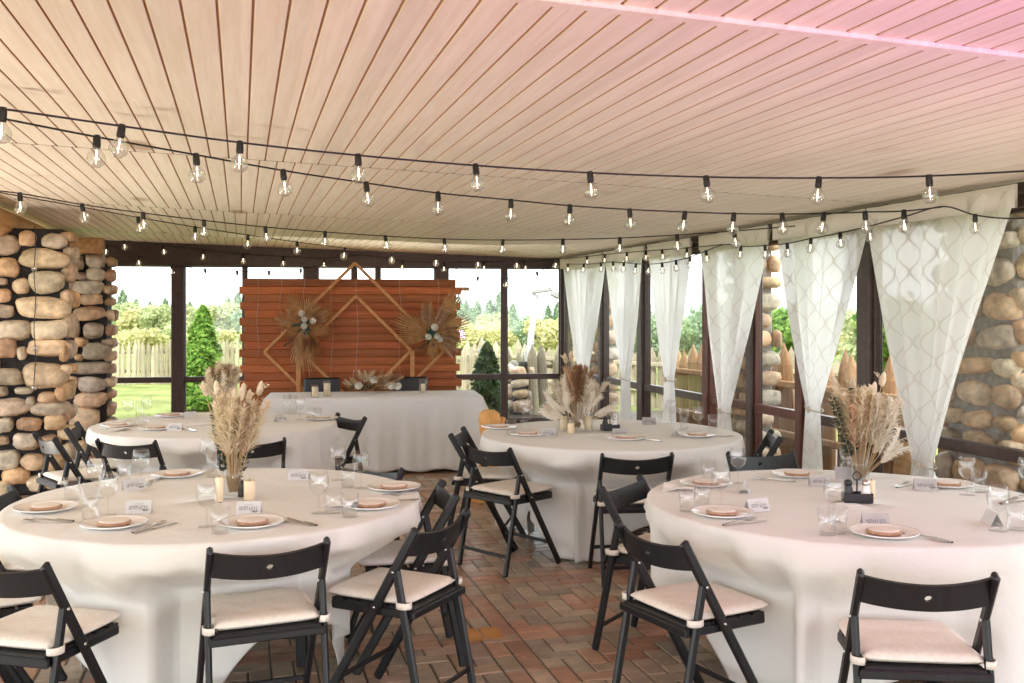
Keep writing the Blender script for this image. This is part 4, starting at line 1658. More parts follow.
def fork_proto():
    m = MB()
    prof = [(-0.095, .004, .002), (-0.09, .0055, .002), (-0.04, .0035, .004), (0.02, .003, .006), (0.04, .006, .004), (0.055, .011, .002), (0.06, .0115, .002)]
    vs, fs = [], []
    for y, w, z in prof:
        for x in (-w, w):
            for dz in (0, 0.0018):
                vs.append((x, y, z + dz))
    for i in range(len(prof) - 1):
        a = i * 4
        fs += [(a, a + 4, a + 6, a + 2), (a + 1, a + 3, a + 7, a + 5), (a, a + 1, a + 5, a + 4), (a + 2, a + 6, a + 7, a + 3)]
    m.add(vs, fs)
    for k in range(4):
        m.box((-0.0095 + k * 0.0063, 0.078, 0.005), (0.003, 0.04, 0.002), Matrix.Rotation(R(6), 3, 'X'))
    return m.build('fork', 'steel')

def knife_proto():
    m = MB()
    prof = [(-0.105, .006, .0), (-0.10, .0075, .0), (-0.02, .0065, .0), (0.0, .005, .0), (0.01, .008, .0), (0.08, .009, .0), (0.10, .006, .0), (0.107, .001, .0)]
    vs, fs = [], []
    for i, (y, w, z) in enumerate(prof):
        th = 0.005 if y < 0 else 0.002
        for x in (-w, w * (1 if y < 0 else .5)):
            for dz in (0, th):
                vs.append((x, y, z + dz))
    for i in range(len(prof) - 1):
        a = i * 4
        fs += [(a, a + 4, a + 6, a + 2), (a + 1, a + 3, a + 7, a + 5), (a, a + 1, a + 5, a + 4), (a + 2, a + 6, a + 7, a + 3)]
    m.add(vs, fs)
    return m.build('knife', 'steel')

def card_proto(mat, seed):
    rr = random.Random(seed)
    t = thing('place_card', 'x', 'place card')
    w, h, b = 0.051, 0.052, 0.026
    m = MB()
    th = 0.0012
    for s in (-1, 1):
        vs = [(x, y, z) for x in (-w, w) for (y, z) in ((s * b, 0), (s * (b - th), 0), (0, h), (-s * th * .5, h - .002))]
        m.add(vs, [(0, 2, 6, 4), (1, 5, 7, 3), (0, 1, 3, 2), (4, 6, 7, 5), (0, 4, 5, 1)])
    m.build('card', mat, t)
    # the printed lines: a small one above, a larger condensed one below, and a leaf mark
    def on(x, v, out=0.0006):               # point on the front face (towards -y)
        return (x, -b * (1 - v) - out, h * v + out * .4)
    m = MB()
    x = -0.037
    while x < 0.036:
        sw = rr.choice([0.0018, 0.0022, 0.003])
        m.add([on(x, .34), on(x + sw, .34), on(x + sw, .60), on(x, .60)], [(0, 1, 2, 3)])
        if rr.random() < 0.6:
            v0 = rr.choice([.34, .45, .56])
            m.add([on(x, v0), on(x + sw + 0.004, v0), on(x + sw + 0.004, v0 + .05), on(x, v0 + .05)], [(0, 1, 2, 3)])
        x += sw + rr.uniform(0.0035, 0.0055)
    m.build('lettering', 'ink', t)
    m = MB()
    x = -0.018
    while x < 0.018:
        m.add([on(x, .70), on(x + .002, .70), on(x + .002, .76), on(x, .76)], [(0, 1, 2, 3)])
        x += 0.0036
    m.build('lettering', 'ink_pale', t)
    m = MB()
    for q, (cx, cv, a) in enumerate(((0.028, .24, 0.3), (0.022, .27, 2.4), (0.036, .27, 0.9))):
        pts = []
        for k in range(8):
            an = 2 * PI * k / 8
            px_, pv = 0.010 * math.cos(an), 0.06 * math.sin(an)
            pts.append(on(cx + px_ * math.cos(a) - pv * .08 * math.sin(a), cv + pv * math.cos(a) + px_ * 6 * math.sin(a), 0.0009 + q * 1e-4))
        m.add(pts, [tuple(range(8))])
    m.build('emblem', 'ink', t)
    return t

def napkin_proto():
    m = MB()
    vs, fs = [], []
    n = 12
    for j in range(n + 1):
        for i in range(n + 1):
            u, v = i / n, j / n
            x = (u - .5) * 0.13 * (1 - 0.4 * v)
            y = (v - .5) * 0.15
            z = 0.012 + 0.010 * math.sin(u * 5 + v) * math.cos(v * 4) + 0.012 * (1 - abs(2 * u - 1)) * (1 - v)
            vs.append((x, y, max(.0035, z)))
    for j in range(n):
        for i in range(n):
            a = j * (n + 1) + i
            fs.append((a, a + 1, a + n + 2, a + n + 1))
    m.add(vs, fs, None, True)
    o = m.build('folded_napkin', 'napkin_cloth')
    s = o.modifiers.new('t', 'SOLIDIFY')
    s.thickness = 0.004
    return o

GL, TU, PL, BI, FO, KN, NA = glass_proto(), tumbler_proto(), plate_proto(), biscuit_proto(), fork_proto(), knife_proto(), napkin_proto()
CW, CG = card_proto('card_white', 3), card_proto('card_grey', 8)

def tall_glass_proto():
    m = MB()
    m.lathe([(0.0, 0.0), (0.030, 0.0), (0.031, 0.06), (0.033, 0.150), (0.0315, 0.150), (0.0295, 0.06), (0.027, 0.012), (0.0, 0.012)], 18)
    return m.build('tall_glass', 'table_glass')
TG = tall_glass_proto()

ZT = TZ + 0.0055
def put(kind, px, py, label, rz=0.0, dz=0.0, group=None, scale=None):
    p = atz(px, py, TZ)
    return put_at(kind, p, label, rz, dz, group, scale)

def put_at(kind, p, label, rz=0.0, dz=0.0, group=None, scale=None):
    pr, cat, grp = {'glass': (GL, 'wine glass', 'wine glasses'), 'tumbler': (TU, 'tumbler', 'tumblers'), 'tall': (TG, 'glass', 'tall glasses'), 'plate': (PL, 'plate', 'dinner plates'),
                    'biscuit': (BI, 'biscuit', 'iced biscuits on plates'), 'fork': (FO, 'fork', 'forks'), 'knife': (KN, 'knife', 'knives'),
                    'card': (CW, 'place card', 'white place cards'), 'gcard': (CG, 'place card', 'grey place cards'), 'napkin': (NA, 'napkin', 'folded napkins')}[kind]
    return place(pr, (p.x, p.y, ZT + dz), rz, label, cat, group or grp, scale=scale)

def radial(tk, p):
    v = TAB[tk] - Vector((p.x, p.y, 0))
    return math.atan2(v.y, v.x) - PI / 2     # local +y points to the table centre

def setting(tk, where, plate=None, disc=True, card=None, cards='card', cutl=None, glasses=(), tumblers=(), talls=(), napkin=None, cardrot=None):
    if plate:
        p = atz(plate[0], plate[1], TZ)
        put_at('plate', p, 'white dinner plate ' + where, 0)
        if disc:
            put_at('biscuit', p, 'iced biscuit ' + where, rnd(0, 6), 0.0065)
    if cutl:
        p = atz(cutl[0], cutl[1], TZ)
        rz = radial(tk, p) if len(cutl) < 3 else R(cutl[2])
        s = Vector((math.cos(rz), math.sin(rz), 0)) * 0.018
        put_at('fork', p - s, 'steel fork ' + where, rz + 0.12)
        put_at('knife', p + s, 'steel knife ' + where, rz - 0.1)
    if card:
        p = atz(card[0], card[1], TZ)
        put_at(cards, p, ('white' if cards == 'card' else 'grey') + ' tented place card ' + where, radial(tk, p) if cardrot is None else R(cardrot))
    for i, g in enumerate(glasses):
        put('glass', g[0], g[1], ('clear wine glass ' if i == 0 else 'second wine glass ') + where)
    for i, g in enumerate(tumblers):
        put('tumbler', g[0], g[1], ('clear tumbler ', 'second, smaller-looking tumbler ', 'third tumbler ')[i] + where)
    for i, g in enumerate(talls):
        put('tall', g[0], g[1], ('tall straight glass ', 'second tall straight glass ')[i] + where)
    if napkin:
        p = atz(napkin[0], napkin[1], TZ)
        put_at('napkin', p, 'folded pale napkin ' + where, radial(tk, p))

wA = 'of the pillar-side front table'
setting('A', 'at the pillar edge ' + wA, plate=(46, 511), cutl=(50, 522, 60), tumblers=((72, 501),), glasses=((96, 499), (108, 516)), talls=((90, 523),))
setting('A', 'at the lower left ' + wA, plate=(114, 527), card=(139, 514), cutl=(152, 529, -40), cardrot=-5)
setting('A', 'before the back-on chair ' + wA, plate=(252, 526), card=(249, 515), cutl=(298, 524, 35), glasses=((207, 528),), tumblers=((220, 534),), cardrot=-14)
setting('A', 'at the aisle edge ' + wA, plate=(371, 508), cutl=(397, 503, 100), glasses=((319, 514),), tumblers=((350, 518), (333, 514)), napkin=(341, 507))
setting('A', 'at the far aisle edge ' + wA, plate=(394, 490), glasses=((361, 489),), tumblers=((348, 488),), cutl=(404, 494, 120))
setting('A', 'at the far edge ' + wA, card=(299, 481), glasses=((338, 481),), cardrot=-20)
setting('A', 'at the far pillar edge ' + wA, plate=(177, 477), card=(134, 491), cutl=(152, 483, 150), glasses=((141, 486),), tumblers=((124, 482),), cardrot=20)
put('tall', 213, 478, 'tall straight glass behind the pampas vase on the pillar-side front table')
put('glass', 208, 472, 'wine glass far behind the pampas vase, pillar-side front table')

wD = 'of the curtain-side front table'
setting('D', 'at the aisle edge ' + wD, plate=(722, 516), card=(757, 512), cutl=(742, 524, -75), glasses=((721, 508),), tumblers=((702, 507), (687, 512)), cardrot=5)
setting('D', 'at the far aisle edge ' + wD, plate=(706, 486), card=(744, 493), glasses=((738, 484),), tumblers=((709, 482),), napkin=(680, 491), cardrot=60)
setting('D', 'at the far edge ' + wD, plate=(797, 477), card=(820, 487), cards='gcard', cutl=(774, 481, 40), cardrot=-18)
setting('D', 'before the lowest back-on chair ' + wD, plate=(884, 536), card=(875, 528), cards='gcard', cutl=(926, 539, 15), glasses=((834, 522),), tumblers=((827, 536), (838, 534)), cardrot=-20)
setting('D', 'by the widest trellis curtain ' + wD, plate=(947, 487), card=(925, 491), cards='gcard', glasses=((967, 496),), tumblers=((979, 493),), cutl=(905, 486, -60), cardrot=-25)
setting('D', 'at the glass-wall edge ' + wD, card=(992, 525), glasses=((998, 532), (1027, 497)), tumblers=((1016, 531),), cutl=(1012, 503, -70), cardrot=70)
put('tall', 846, 474, 'tall straight glass behind the condiment rack, curtain-side front table')

wC = 'of the table by the far curtains'
setting('C', 'at the aisle edge ' + wC, plate=(499, 429), glasses=((524, 422), (528, 430)), tumblers=((511, 435),))
setting('C', 'at the near aisle edge ' + wC, plate=(528, 436), card=(549, 437), cards='gcard', cardrot=-30)
setting('C', 'before the back-on chair ' + wC, plate=(626, 440), card=(620, 437), cards='gcard', cutl=(649, 441, 20), cardrot=-12)
setting('C', 'at the far edge ' + wC, card=(649, 425), cards='gcard', cardrot=-20)
setting('C', 'at the glass-wall edge ' + wC, plate=(697, 437), card=(674, 436), glasses=((698, 432),), tumblers=((713, 429),), talls=((684, 430),), cutl=(718, 437, 70), cardrot=60)
put('glass', 671, 424, 'wine glass at the far glass-wall edge of the table by the far curtains')

wB = 'of the table beside the set-back pillar'
setting('B', 'at the pillar edge ' + wB, plate=(118, 427), glasses=((128, 422),), napkin=(119, 431), tumblers=((145, 428),))
setting('B', 'at the near edge ' + wB, plate=(156, 430), card=(175, 431), cutl=(190, 431, 20), cardrot=-10)
setting('B', 'at the far edge ' + wB, plate=(171, 417), card=(190, 419), glasses=((147, 420),), talls=((140, 419),))
setting('B', 'at the aisle edge ' + wB, card=(281, 422), glasses=((300, 420),), tumblers=((311, 421), (317, 422)), talls=((287, 413), (293, 414)), plate=(322, 420), cardrot=40)

# candles, shakers and racks
def candle(px, py, h, r, label, holder=None):
    p = atz(px, py, TZ)
    t = thing('pillar_candle', label, 'candle', (p.x, p.y, ZT + (0.006 if holder else 0)), 0, 'ivory candles')
    m = MB()
    m.lathe([(0, 0), (r, 0), (r, h - .003), (r - .003, h), (r * .4, h - .003), (0, h - .004)], 18)
    m.build('wax_body', 'wax', t)
    m = MB()
    m.tube([(0, 0, h - .004), (0.001, 0, h + .008)], 0.0012, 5)
    m.build('wick', 'wick', t)
    if holder:
        hh = thing('candle_glass', holder, 'candle holder', (p.x, p.y, ZT), 0, 'candle glasses')
        m = MB()
        R2 = r + 0.008
        m.lathe([(0, 0), (R2, 0), (R2, h + .03), (R2 - .002, h + .03), (R2 - .002, .005), (0, .005)], 20)
        m.build('glass_wall', 'table_glass', hh)

candle(219.5, 503, 0.11, 0.017, 'slim ivory candle on the pillar side of the front pampas vase')
candle(249.5, 501, 0.088, 0.025, 'stout ivory candle on the aisle side of the front pampas vase')
candle(564, 432, 0.10, 0.026, 'taller ivory candle in glass beside the feathery bouquet, aisle side', 'clear candle glass beside the feathery bouquet, aisle side')
candle(571, 434, 0.07, 0.024, 'shorter ivory candle just before the feathery bouquet vase', None)
candle(588, 432, 0.10, 0.026, 'ivory candle in glass on the curtain side of the feathery bouquet', 'clear candle glass on the curtain side of the feathery bouquet')
candle(871, 500, 0.085, 0.018, 'ivory candle beside the black condiment rack on the curtain-side front table')
candle(315, 398, 0.10, 0.028, 'shorter ivory candle in glass on the head table', 'clear glass round the shorter head table candle')
candle(327, 397, 0.125, 0.03, 'taller ivory candle in glass on the head table', 'clear glass round the taller head table candle')
p = atz(423, 393, TZ)
t = thing('tall_glass', 'clear tall glass with pale candle stub at the aisle end of the head table', 'glass', (p.x, p.y, ZT))
m = MB()
m.lathe([(0, 0), (.04, 0), (.045, .15), (.043, .15), (.038, .01), (0, .01)], 20)
m.build('glass_wall', 'table_glass', t)
m = MB()
m.lathe([(0, 0.011), (.024, 0.011), (.024, .09), (0, .09)], 14)
m.build('candle_stub', 'wax', t)

def rack(px, py, rz, label, lab2):
    p = atz(px, py, TZ)
    t = thing('condiment_rack', label, 'condiment rack', (p.x, p.y, ZT), rz, 'black condiment racks')
    m = MB()
    m.box((0, 0, 0.004), (0.125, 0.065, 0.008), None, None, 0.002)
    for y in (-.031, .031):
        m.box((0, y, 0.024), (0.125, 0.003, 0.034), None, None, 0.001)
    for x in (-.061, .061):
        m.box((x, 0, 0.024), (0.003, 0.065, 0.034), None, None, 0.001)
    m.build('tray', 'black_plastic', t)
    m = MB()
    m.tube([(0, 0, 0.008), (0, 0, 0.10)], 0.004, 8)
    m.tube([(0.018 * math.cos(a), 0, 0.115 + 0.018 * math.sin(a)) for a in [q * PI / 8 - PI / 2 for q in range(17)]], 0.003, 6)
    m.build('handle', 'black_plastic', t)
    M_ = Matrix.Rotation(rz, 3, 'Z')
    for k, (x, mt, nm) in enumerate(((-0.038, 'black_plastic', 'dark pepper shaker'), (0.038, 'white_china', 'white salt shaker'))):
        q = Vector((p.x, p.y, 0)) + M_ @ Vector((x, 0, 0))
        s = thing('shaker', nm + ' in the rack ' + lab2, 'shaker', (q.x, q.y, ZT + 0.0085), 0, 'table shakers')
        m = MB()
        m.lathe([(0, 0), (.021, 0), (.022, .03), (.016, .062), (.015, .066), (0, .066)], 16)
        m.build('body', mt, s)
        m = MB()
        m.lathe([(.0155, .066), (.018, .07), (.016, .085), (.008, .09), (0, .091)], 14)
        m.build('cap', 'steel' if k else 'black_plastic', s)

rack(857, 503, -0.35, 'black condiment rack on the curtain-side front table', 'on the curtain-side front table')
rack(610, 431, 0.1, 'black condiment rack on the table by the far curtains', 'on the table by the far curtains')
p = atz(241, 498, TZ)
t = thing('shaker', 'dark slim pepper shaker beside the stout candle, pillar-side front table', 'shaker', (p.x, p.y, ZT), 0, 'table shakers')
m = MB()
m.lathe([(0, 0), (.014, 0), (.014, .07), (.010, .075), (0, .075)], 14)
m.build('body', 'black_plastic', t)
m = MB()
m.lathe([(.0105, .075), (.013, .08), (.011, .093), (0, .095)], 12)
m.build('cap', 'steel', t)
p = atz(849, 482, TZ)
t = thing('menu_card', 'grey standing menu card behind the condiment rack', 'menu card', (p.x, p.y, ZT), R(-15))
m = MB()
m.box((0, 0, 0.035), (0.14, 0.002, 0.07), Matrix.Rotation(R(-14), 3, 'X'))
m.build('card', 'card_grey', t)
m = MB()
m.box((0, 0.03, 0.028), (0.05, 0.002, 0.07), Matrix.Rotation(R(34), 3, 'X'))
m.build('easel_strut', 'card_grey', t)

# ================================================================== FESTOON LIGHTS
def on_ceil(dl):
    def f(px, py):
        u = (px - 512) / 1000
        d = (0.872 - dl) / ((HOR - py) / 1000 + 0.0325 * (u * CS + SN))
        return atd(px, py, d)
    return f

def on_back(off):
    return lambda px, py: back_pt(px, py, off)

def on_right(X):
    def f(px, py):
        d = 1000 * X / (CS * (px - 243))
        return atd(px, py, d)
    return f

SOCK = None
def festoon(label, pts, bulbs, solve, big=1.0):
    global SOCK
    if not callable(solve):                # blend between two surfaces along the cable
        fa, fb = solve
        x0, x1 = pts[0][0], pts[-1][0]

        def solve(px, py):
            w = (px - x0) / (x1 - x0)
            return fa(px, py).lerp(fb(px, py), w)
    # smooth the pixel path
    P = [Vector((x, y, 0)) for x, y in pts]
    fine = []
    for i in range(len(P) - 1):
        a, b = P[i], P[i + 1]
        p_, n_ = P[max(i - 1, 0)], P[min(i + 2, len(P) - 1)]
        for k in range(8):
            u = k / 8
            fine.append(0.5 * ((2 * a) + (b - p_) * u + (2 * p_ - 5 * a + 4 * b - n_) * u * u + (3 * a - p_ - 3 * b + n_) * u ** 3))
    fine.append(P[-1])
    W = [solve(q.x, q.y) for q in fine]
    t = thing('festoon_light', label, 'string lights', W[0], 0, 'festoon light strings')
    m = MB()
    m.tube([w - W[0] for w in W], 0.0048, 6)
    m.build('cable', 'black_plastic', t)
    rr = random.Random(len(label))
    for bx in bulbs:
        for i in range(len(fine) - 1):
            if fine[i].x <= bx <= fine[i + 1].x:
                u = (bx - fine[i].x) / max(1e-6, fine[i + 1].x - fine[i].x)
                w = W[i].lerp(W[i + 1], u)
                break
        else:
            continue
        if SOCK is None:
            m = MB()
            m.lathe([(0, 0.006), (0.010, 0.006), (0.0125, 0.0), (0.0135, -0.030), (0.012, -0.040), (0, -0.040)], 12)
            SOCK = m.build('bulb_socket', 'black_plastic')
            m = MB()
            m.lathe([(0.0105, -0.038), (0.015, -0.046), (0.027, -0.060), (0.0315, -0.076), (0.027, -0.094), (0.014, -0.105), (0.0, -0.107)], 16)
            n0 = len(m.f)
            m.lathe([(0.0, -0.048), (0.0022, -0.050), (0.0022, -0.078), (0.0, -0.080)], 6)
            ob = m.build('bulb', ['bulb_glass', 'glow'], SOCK)
            ob.data.polygons.foreach_set('material_index', [0] * n0 + [1] * (len(m.f) - n0))
            o = SOCK
        else:
            o = copy_tree(SOCK)
        o.parent = t
        o.location = w - W[0]
        o.rotation_euler = (rr.uniform(-.15, .15), rr.uniform(-.15, .15), rr.uniform(0, 6))
        o.scale = (big * 1.3,) * 3
    return t

festoon('front festoon string with the largest bulbs, sagging right across the ceiling',
        [(-60, 101), (0, 108.5), (121, 126), (240, 142.5), (358, 155.3), (476, 165.5), (590, 172.8), (706, 177), (819, 178), (929, 176), (1060, 169)],
        [3, 122, 240, 358, 475.5, 590, 706, 819, 929], on_ceil(0.09))
festoon('second festoon string, running from the left edge down to the widest curtain',
        [(-40, 110), (5, 119), (97, 137), (197, 155), (283, 170.5), (366, 183), (438, 193), (511, 200), (568, 205.5), (629, 209.5), (685, 212), (734, 213.6), (782, 214), (824, 213.5), (866, 212), (904, 211), (942, 207)],
        [97, 196, 283, 366, 438, 511, 570, 629.5, 685, 734, 782, 824, 865, 904], on_ceil(0.115))
festoon('third festoon string, from the log beam across to the glass wall',
        [(-30, 188), (20, 193.5), (82, 204.5), (143, 213), (204, 220.5), (265, 227), (325, 232), (385, 236), (444, 239), (503, 240), (563, 239.5), (620, 238), (677, 235), (734, 231), (795, 226)],
        [20, 82, 143, 204, 265, 325, 385, 444, 503, 563, 620, 677, 734], on_ceil(0.125))
festoon('fourth festoon string, from the log beam to the far corner curtain',
        [(-20, 189), (70, 205), (139, 217.5), (195, 227), (248, 235), (297, 242), (345, 248), (391, 252.5), (436, 255.5), (477, 257.5), (517, 258.5), (562, 258)],
        [138, 195, 248, 297, 345, 391, 436, 477, 517, 556], on_ceil(0.10))
festoon('festoon string along the dark beam of the window wall',
        [(60, 224), (124, 240), (163, 245), (203, 250), (243, 254), (283, 256.5), (324, 258), (361, 255), (403, 261), (444, 262.5), (485, 262), (525, 261.5), (564, 258)],
        [124, 163, 203, 243, 283, 324, 403, 444, 485, 525], on_back(0.20))
festoon('lower festoon string hanging before the window panes and plank wall',
        [(80, 238), (107, 245), (138, 256), (172, 265), (205, 269), (237, 271), (269, 271), (301, 269), (330, 263), (356, 255)],
        [107, 138, 172, 205, 237, 269, 301], on_back(0.25))
festoon('short festoon string dipping before the corner window panes',
        [(440, 262), (478, 277), (507, 278), (537, 272), (562, 262)], [478, 507, 537], on_back(0.25))
festoon('festoon string looping along the curtain tops, lower loops',
        [(566, 264), (590, 264), (613, 262), (640, 264), (662, 263), (690, 257), (723, 245), (745, 246.5), (765, 245.5), (787, 243.5), (811, 238.5), (840, 233), (870, 226), (905, 216.5), (943, 206.5), (975, 215), (1010, 218.5), (1050, 216)],
        [568, 584, 601, 613, 624, 636, 648, 662, 676, 690, 706, 741, 765, 787, 811, 840, 870, 905, 975], on_right(4.03), 0.8)
festoon('festoon string stretched straight along the curtain tops',
        [(564, 259), (605, 254.5), (646, 251), (687, 248), (723, 244.5)], [587, 605, 627, 646, 662, 687], on_right(4.06), 0.8)

# fairy-light wires hanging on the broad pillar
t = thing('fairy_light_wire', 'thin dark wire with tiny bulbs hanging down the broad stone pillar', 'fairy lights', (0, 0, 0))
pp = []
for py in range(226, 402, 8):
    d = 9.3 / (CS - (33 - 512) / 1000 * SN)
    q = atd(33 + 0.8 * math.sin(py * .11), py, d)
    q.y = 9.38
    pp.append(q)
m = MB()
m.tube(pp, 0.004, 5)
m.build('wire', 'black_plastic', t)
for k in (5, 15, 20):
    m = MB()
    m.lathe([(0.001, -0.05), (0.02, -0.04), (0.026, -0.02), (0.018, 0.0), (0.001, 0.005)], 10, pp[k])
    m.build('bulb', 'bulb_glass', t)

# ================================================================== ODD PIECES NEAR THE TABLES
p = atd(485, 428, 8.5)
t = thing('wooden_stump', 'orange-brown gnarled wooden stump at the aisle side of the far curtain table', 'stump', (p.x, p.y, 0))
m = MB()
vs, fs = [], []
prof = [(0.13, 0.0), (0.11, 0.12), (0.085, 0.35), (0.08, 0.55), (0.095, 0.68), (0.085, 0.74), (0.05, 0.765), (0.001, 0.77)]
for r, z in prof:
    for k in range(16):
        a = 2 * PI * k / 16
        q = r * (1 + 0.22 * noise.noise(Vector((math.cos(a) * 1.5, math.sin(a) * 1.5, z * 4))))
        vs.append((q * math.cos(a) + 0.05 * math.sin(z * 3), q * math.sin(a), z))
for i in range(len(prof) - 1):
    for k in range(16):
        fs.append((i * 16 + k, i * 16 + (k + 1) % 16, (i + 1) * 16 + (k + 1) % 16, (i + 1) * 16 + k))
m.add(vs, fs, None, True)
m.build('trunk', 'apricot_wood', t)
m = MB()
m.tube([(0.06, 0, 0.5), (0.14, 0.02, 0.62), (0.17, 0.02, 0.70)], [0.04, 0.03, 0.02], 8)
m.build('branch_stub', 'apricot_wood', t)

# ================================================================== OUTSIDE
m = MB()
m.box((10, 60, -0.10), (240, 240, 0.06))
g = struct(m.build('ground', 'meadow'))

def paling_proto(seed, tint):
    rr = random.Random(seed)
    m = MB()
    w, dpt, h = 0.10, 0.055, 1.0
    lv = [0, 0.3, 0.6, 0.82, 0.90, 1.0]
    wf = [1, 1.0, 0.97, 0.95, 0.62, 0.04]
    vs, fs = [], []
    for z, f in zip(lv, wf):
        for k in range(10):
            a = 2 * PI * k / 10
            q = 1 + 0.10 * noise.noise(Vector((math.cos(a) + seed, math.sin(a), z * 2)))
            vs.append((w * f * math.cos(a) * q + 0.008 * math.sin(z * 5 + seed), dpt * (f if z > .85 else 1) * math.sin(a) * q, z * h))
    for i in range(len(lv) - 1):
        for k in range(10):
            fs.append((i * 10 + k, i * 10 + (k + 1) % 10, (i + 1) * 10 + (k + 1) % 10, (i + 1) * 10 + k))
    fs.append(tuple(range(50, 60)))
    m.add(vs, fs, tint, False)
    m.sm = [k % 3 == 9 for k in range(len(m.f))]
    return m.build('paling', 'paling')

def fence(p0, p1, n, h, label, tints, seed, rail=True):
    rr = random.Random(seed)
    p0, p1 = Vector(p0), Vector(p1)
    a = math.atan2(p1.y - p0.y, p1.x - p0.x)
    t = thing('paling_fence', label, 'fence', (p0.x, p0.y, -0.07), a)
    L = (p1 - p0).length
    protos = [paling_proto(seed * 7 + k, jit(s2l(*tints[k % len(tints)]), .08)) for k in range(4)]
    used = set()
    for i in range(n):
        k = rr.randrange(4)
        if k in used:
            o = protos[k].copy()
            col.objects.link(o)
        else:
            used.add(k)
            o = protos[k]
        o.parent = t
        o.location = (L * i / max(1, n - 1) + rr.uniform(-.02, .02), rr.uniform(-.02, .02), 0)
        o.rotation_euler = (rr.uniform(-.03, .03), rr.uniform(-.04, .04), rr.choice([0, PI]) + rr.uniform(-.2, .2))
        sx = L / n / 0.195 * rr.uniform(.85, 1.02)
        o.scale = (sx, min(1, sx), h * rr.uniform(.9, 1.08))
    for k in range(4):
        if k not in used:
            bpy.data.objects.remove(protos[k])
    if rail:
        for z in (0.3 * h, 0.72 * h):
            m = MB()
            m.bar((0, 0.07, z), (L, 0.07, z), 0.05, 0.07, ch=0.01, tint=s2l(*tints[0]))
            m.build('fence_rail', 'paling', t)
    return t

brown = [(166, 130, 94), (152, 116, 82), (178, 142, 106), (140, 106, 74)]
pale = [(156, 146, 122), (146, 136, 114), (164, 154, 130), (138, 128, 106)]
fence((5.7, 2.2), (5.6, 12.2), 42, 1.26, 'brown pointed paling fence just outside the curtained glass wall', brown, 3)
fence((4.05, 15.2), (5.5, 14.6), 9, 1.14, 'short run of tall pale palings beyond the corner window', pale, 4)
fence((1.9, 17.6), (4.3, 17.4), 16, 1.12, 'pale paling fence behind the dark round evergreen', pale, 5)
fence((-8.5, 24.5), (1.5, 24.5), 96, 1.02, 'long pale paling fence across the lawn beyond the pillar-side window', pale, 6)
fence((8.6, 12.5), (4.7, 21.0), 40, 1.06, 'weathered paling fence seen over the lawn between the far curtains', pale, 7)

def leaves_mesh(n, fpos, size, tints, seed, flat=0.0):
    rr = random.Random(seed)
    m = MB()
    for i in range(n):
        p, nrm = fpos(rr)
        s = size * rr.uniform(.6, 1.3)
        d = Vector((rr.gauss(0, 1), rr.gauss(0, 1), rr.gauss(0, 1)))
        if nrm is not None:
            d = d * 0.6 + nrm
        d.normalize()
        e1 = d.cross(Vector((rr.gauss(0, 1), rr.gauss(0, 1), rr.gauss(0, 1)))).normalized()
        e2 = d.cross(e1)
        c = jit(s2l(*rr.choice(tints)), .10)
        m.add([p - e1 * s, p + e2 * s * .7, p + e1 * s, p - e2 * s * .7], [(0, 1, 2, 3)], c)
    return m

def cone_pos(h, r, z0=0.0, shell=0.5, rag=0.15):
    def f(rr):
        z = rr.random() ** 1.35
        rad = r * (1 - z) ** 0.6 * (0.55 + 0.45 * min(1, z * 6 + 0.4)) * (shell + (1 - shell) * rr.random() ** .5)
        a = rr.uniform(0, 2 * PI)
        rad *= 1 + rag * math.sin(a * 5 + z * 23) + rag * .6 * math.sin(a * 3 - z * 11)
        return Vector((rad * math.cos(a), rad * math.sin(a), z0 + h * z)), Vector((math.cos(a), math.sin(a), 0.7))
    return f

def blob_pos(blobs):
    def f(rr):
        c, r = rr.choice(blobs)
        d = Vector((rr.gauss(0, 1), rr.gauss(0, 1), rr.gauss(0, 1))).normalized()
        k = rr.uniform(.6, 1.0)
        return Vector(c) + Vector((d.x * r[0], d.y * r[1], d.z * r[2])) * k, d
    return f

def tree_proto(name, kind, seed, tints, n, size, h, r):
    rr = random.Random(seed)
    t = thing(name, 'x', 'tree')
    if kind == 'cone':
        m = leaves_mesh(n, cone_pos(h, r, h * .03), size, tints, seed)
    elif kind == 'fir':
        m = leaves_mesh(n, cone_pos(h, r, h * .08, 0.25, 0.3), size, tints, seed)
    else:
        bl = []
        for k in range(9):
            a = rr.uniform(0, 6.28)
            q = r * rr.uniform(.1, .65)
            bl.append(((q * math.cos(a), q * math.sin(a), h * rr.uniform(.35, .82)), (r * rr.uniform(.35, .55), r * rr.uniform(.35, .55), h * rr.uniform(.14, .24))))
        m = leaves_mesh(n, blob_pos(bl), size, tints, seed)
    m.build('foliage', 'leafy', t)
    m = MB()
    m.tube([(0, 0, -0.1), (0.01 * h, 0, h * .4), (0, 0, h * .85)], [0.05 * r + .02, 0.035 * r + .015, 0.01], 7)
    m.build('trunk', 'bark', t)
    return t

green = [(104, 146, 52), (126, 164, 64), (86, 128, 44), (146, 178, 78)]
dgreen = [(66, 96, 50), (84, 116, 58), (54, 82, 44), (100, 130, 70)]
haze = [(172, 182, 132), (182, 192, 142), (196, 198, 152), (160, 172, 124)]  # distance haze painted into the treeline leaf tints
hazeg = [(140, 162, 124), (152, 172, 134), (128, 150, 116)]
yel_ = [(200, 196, 140), (188, 190, 130), (206, 198, 150)]  # yellowish treeline leaves, washed pale by painted haze

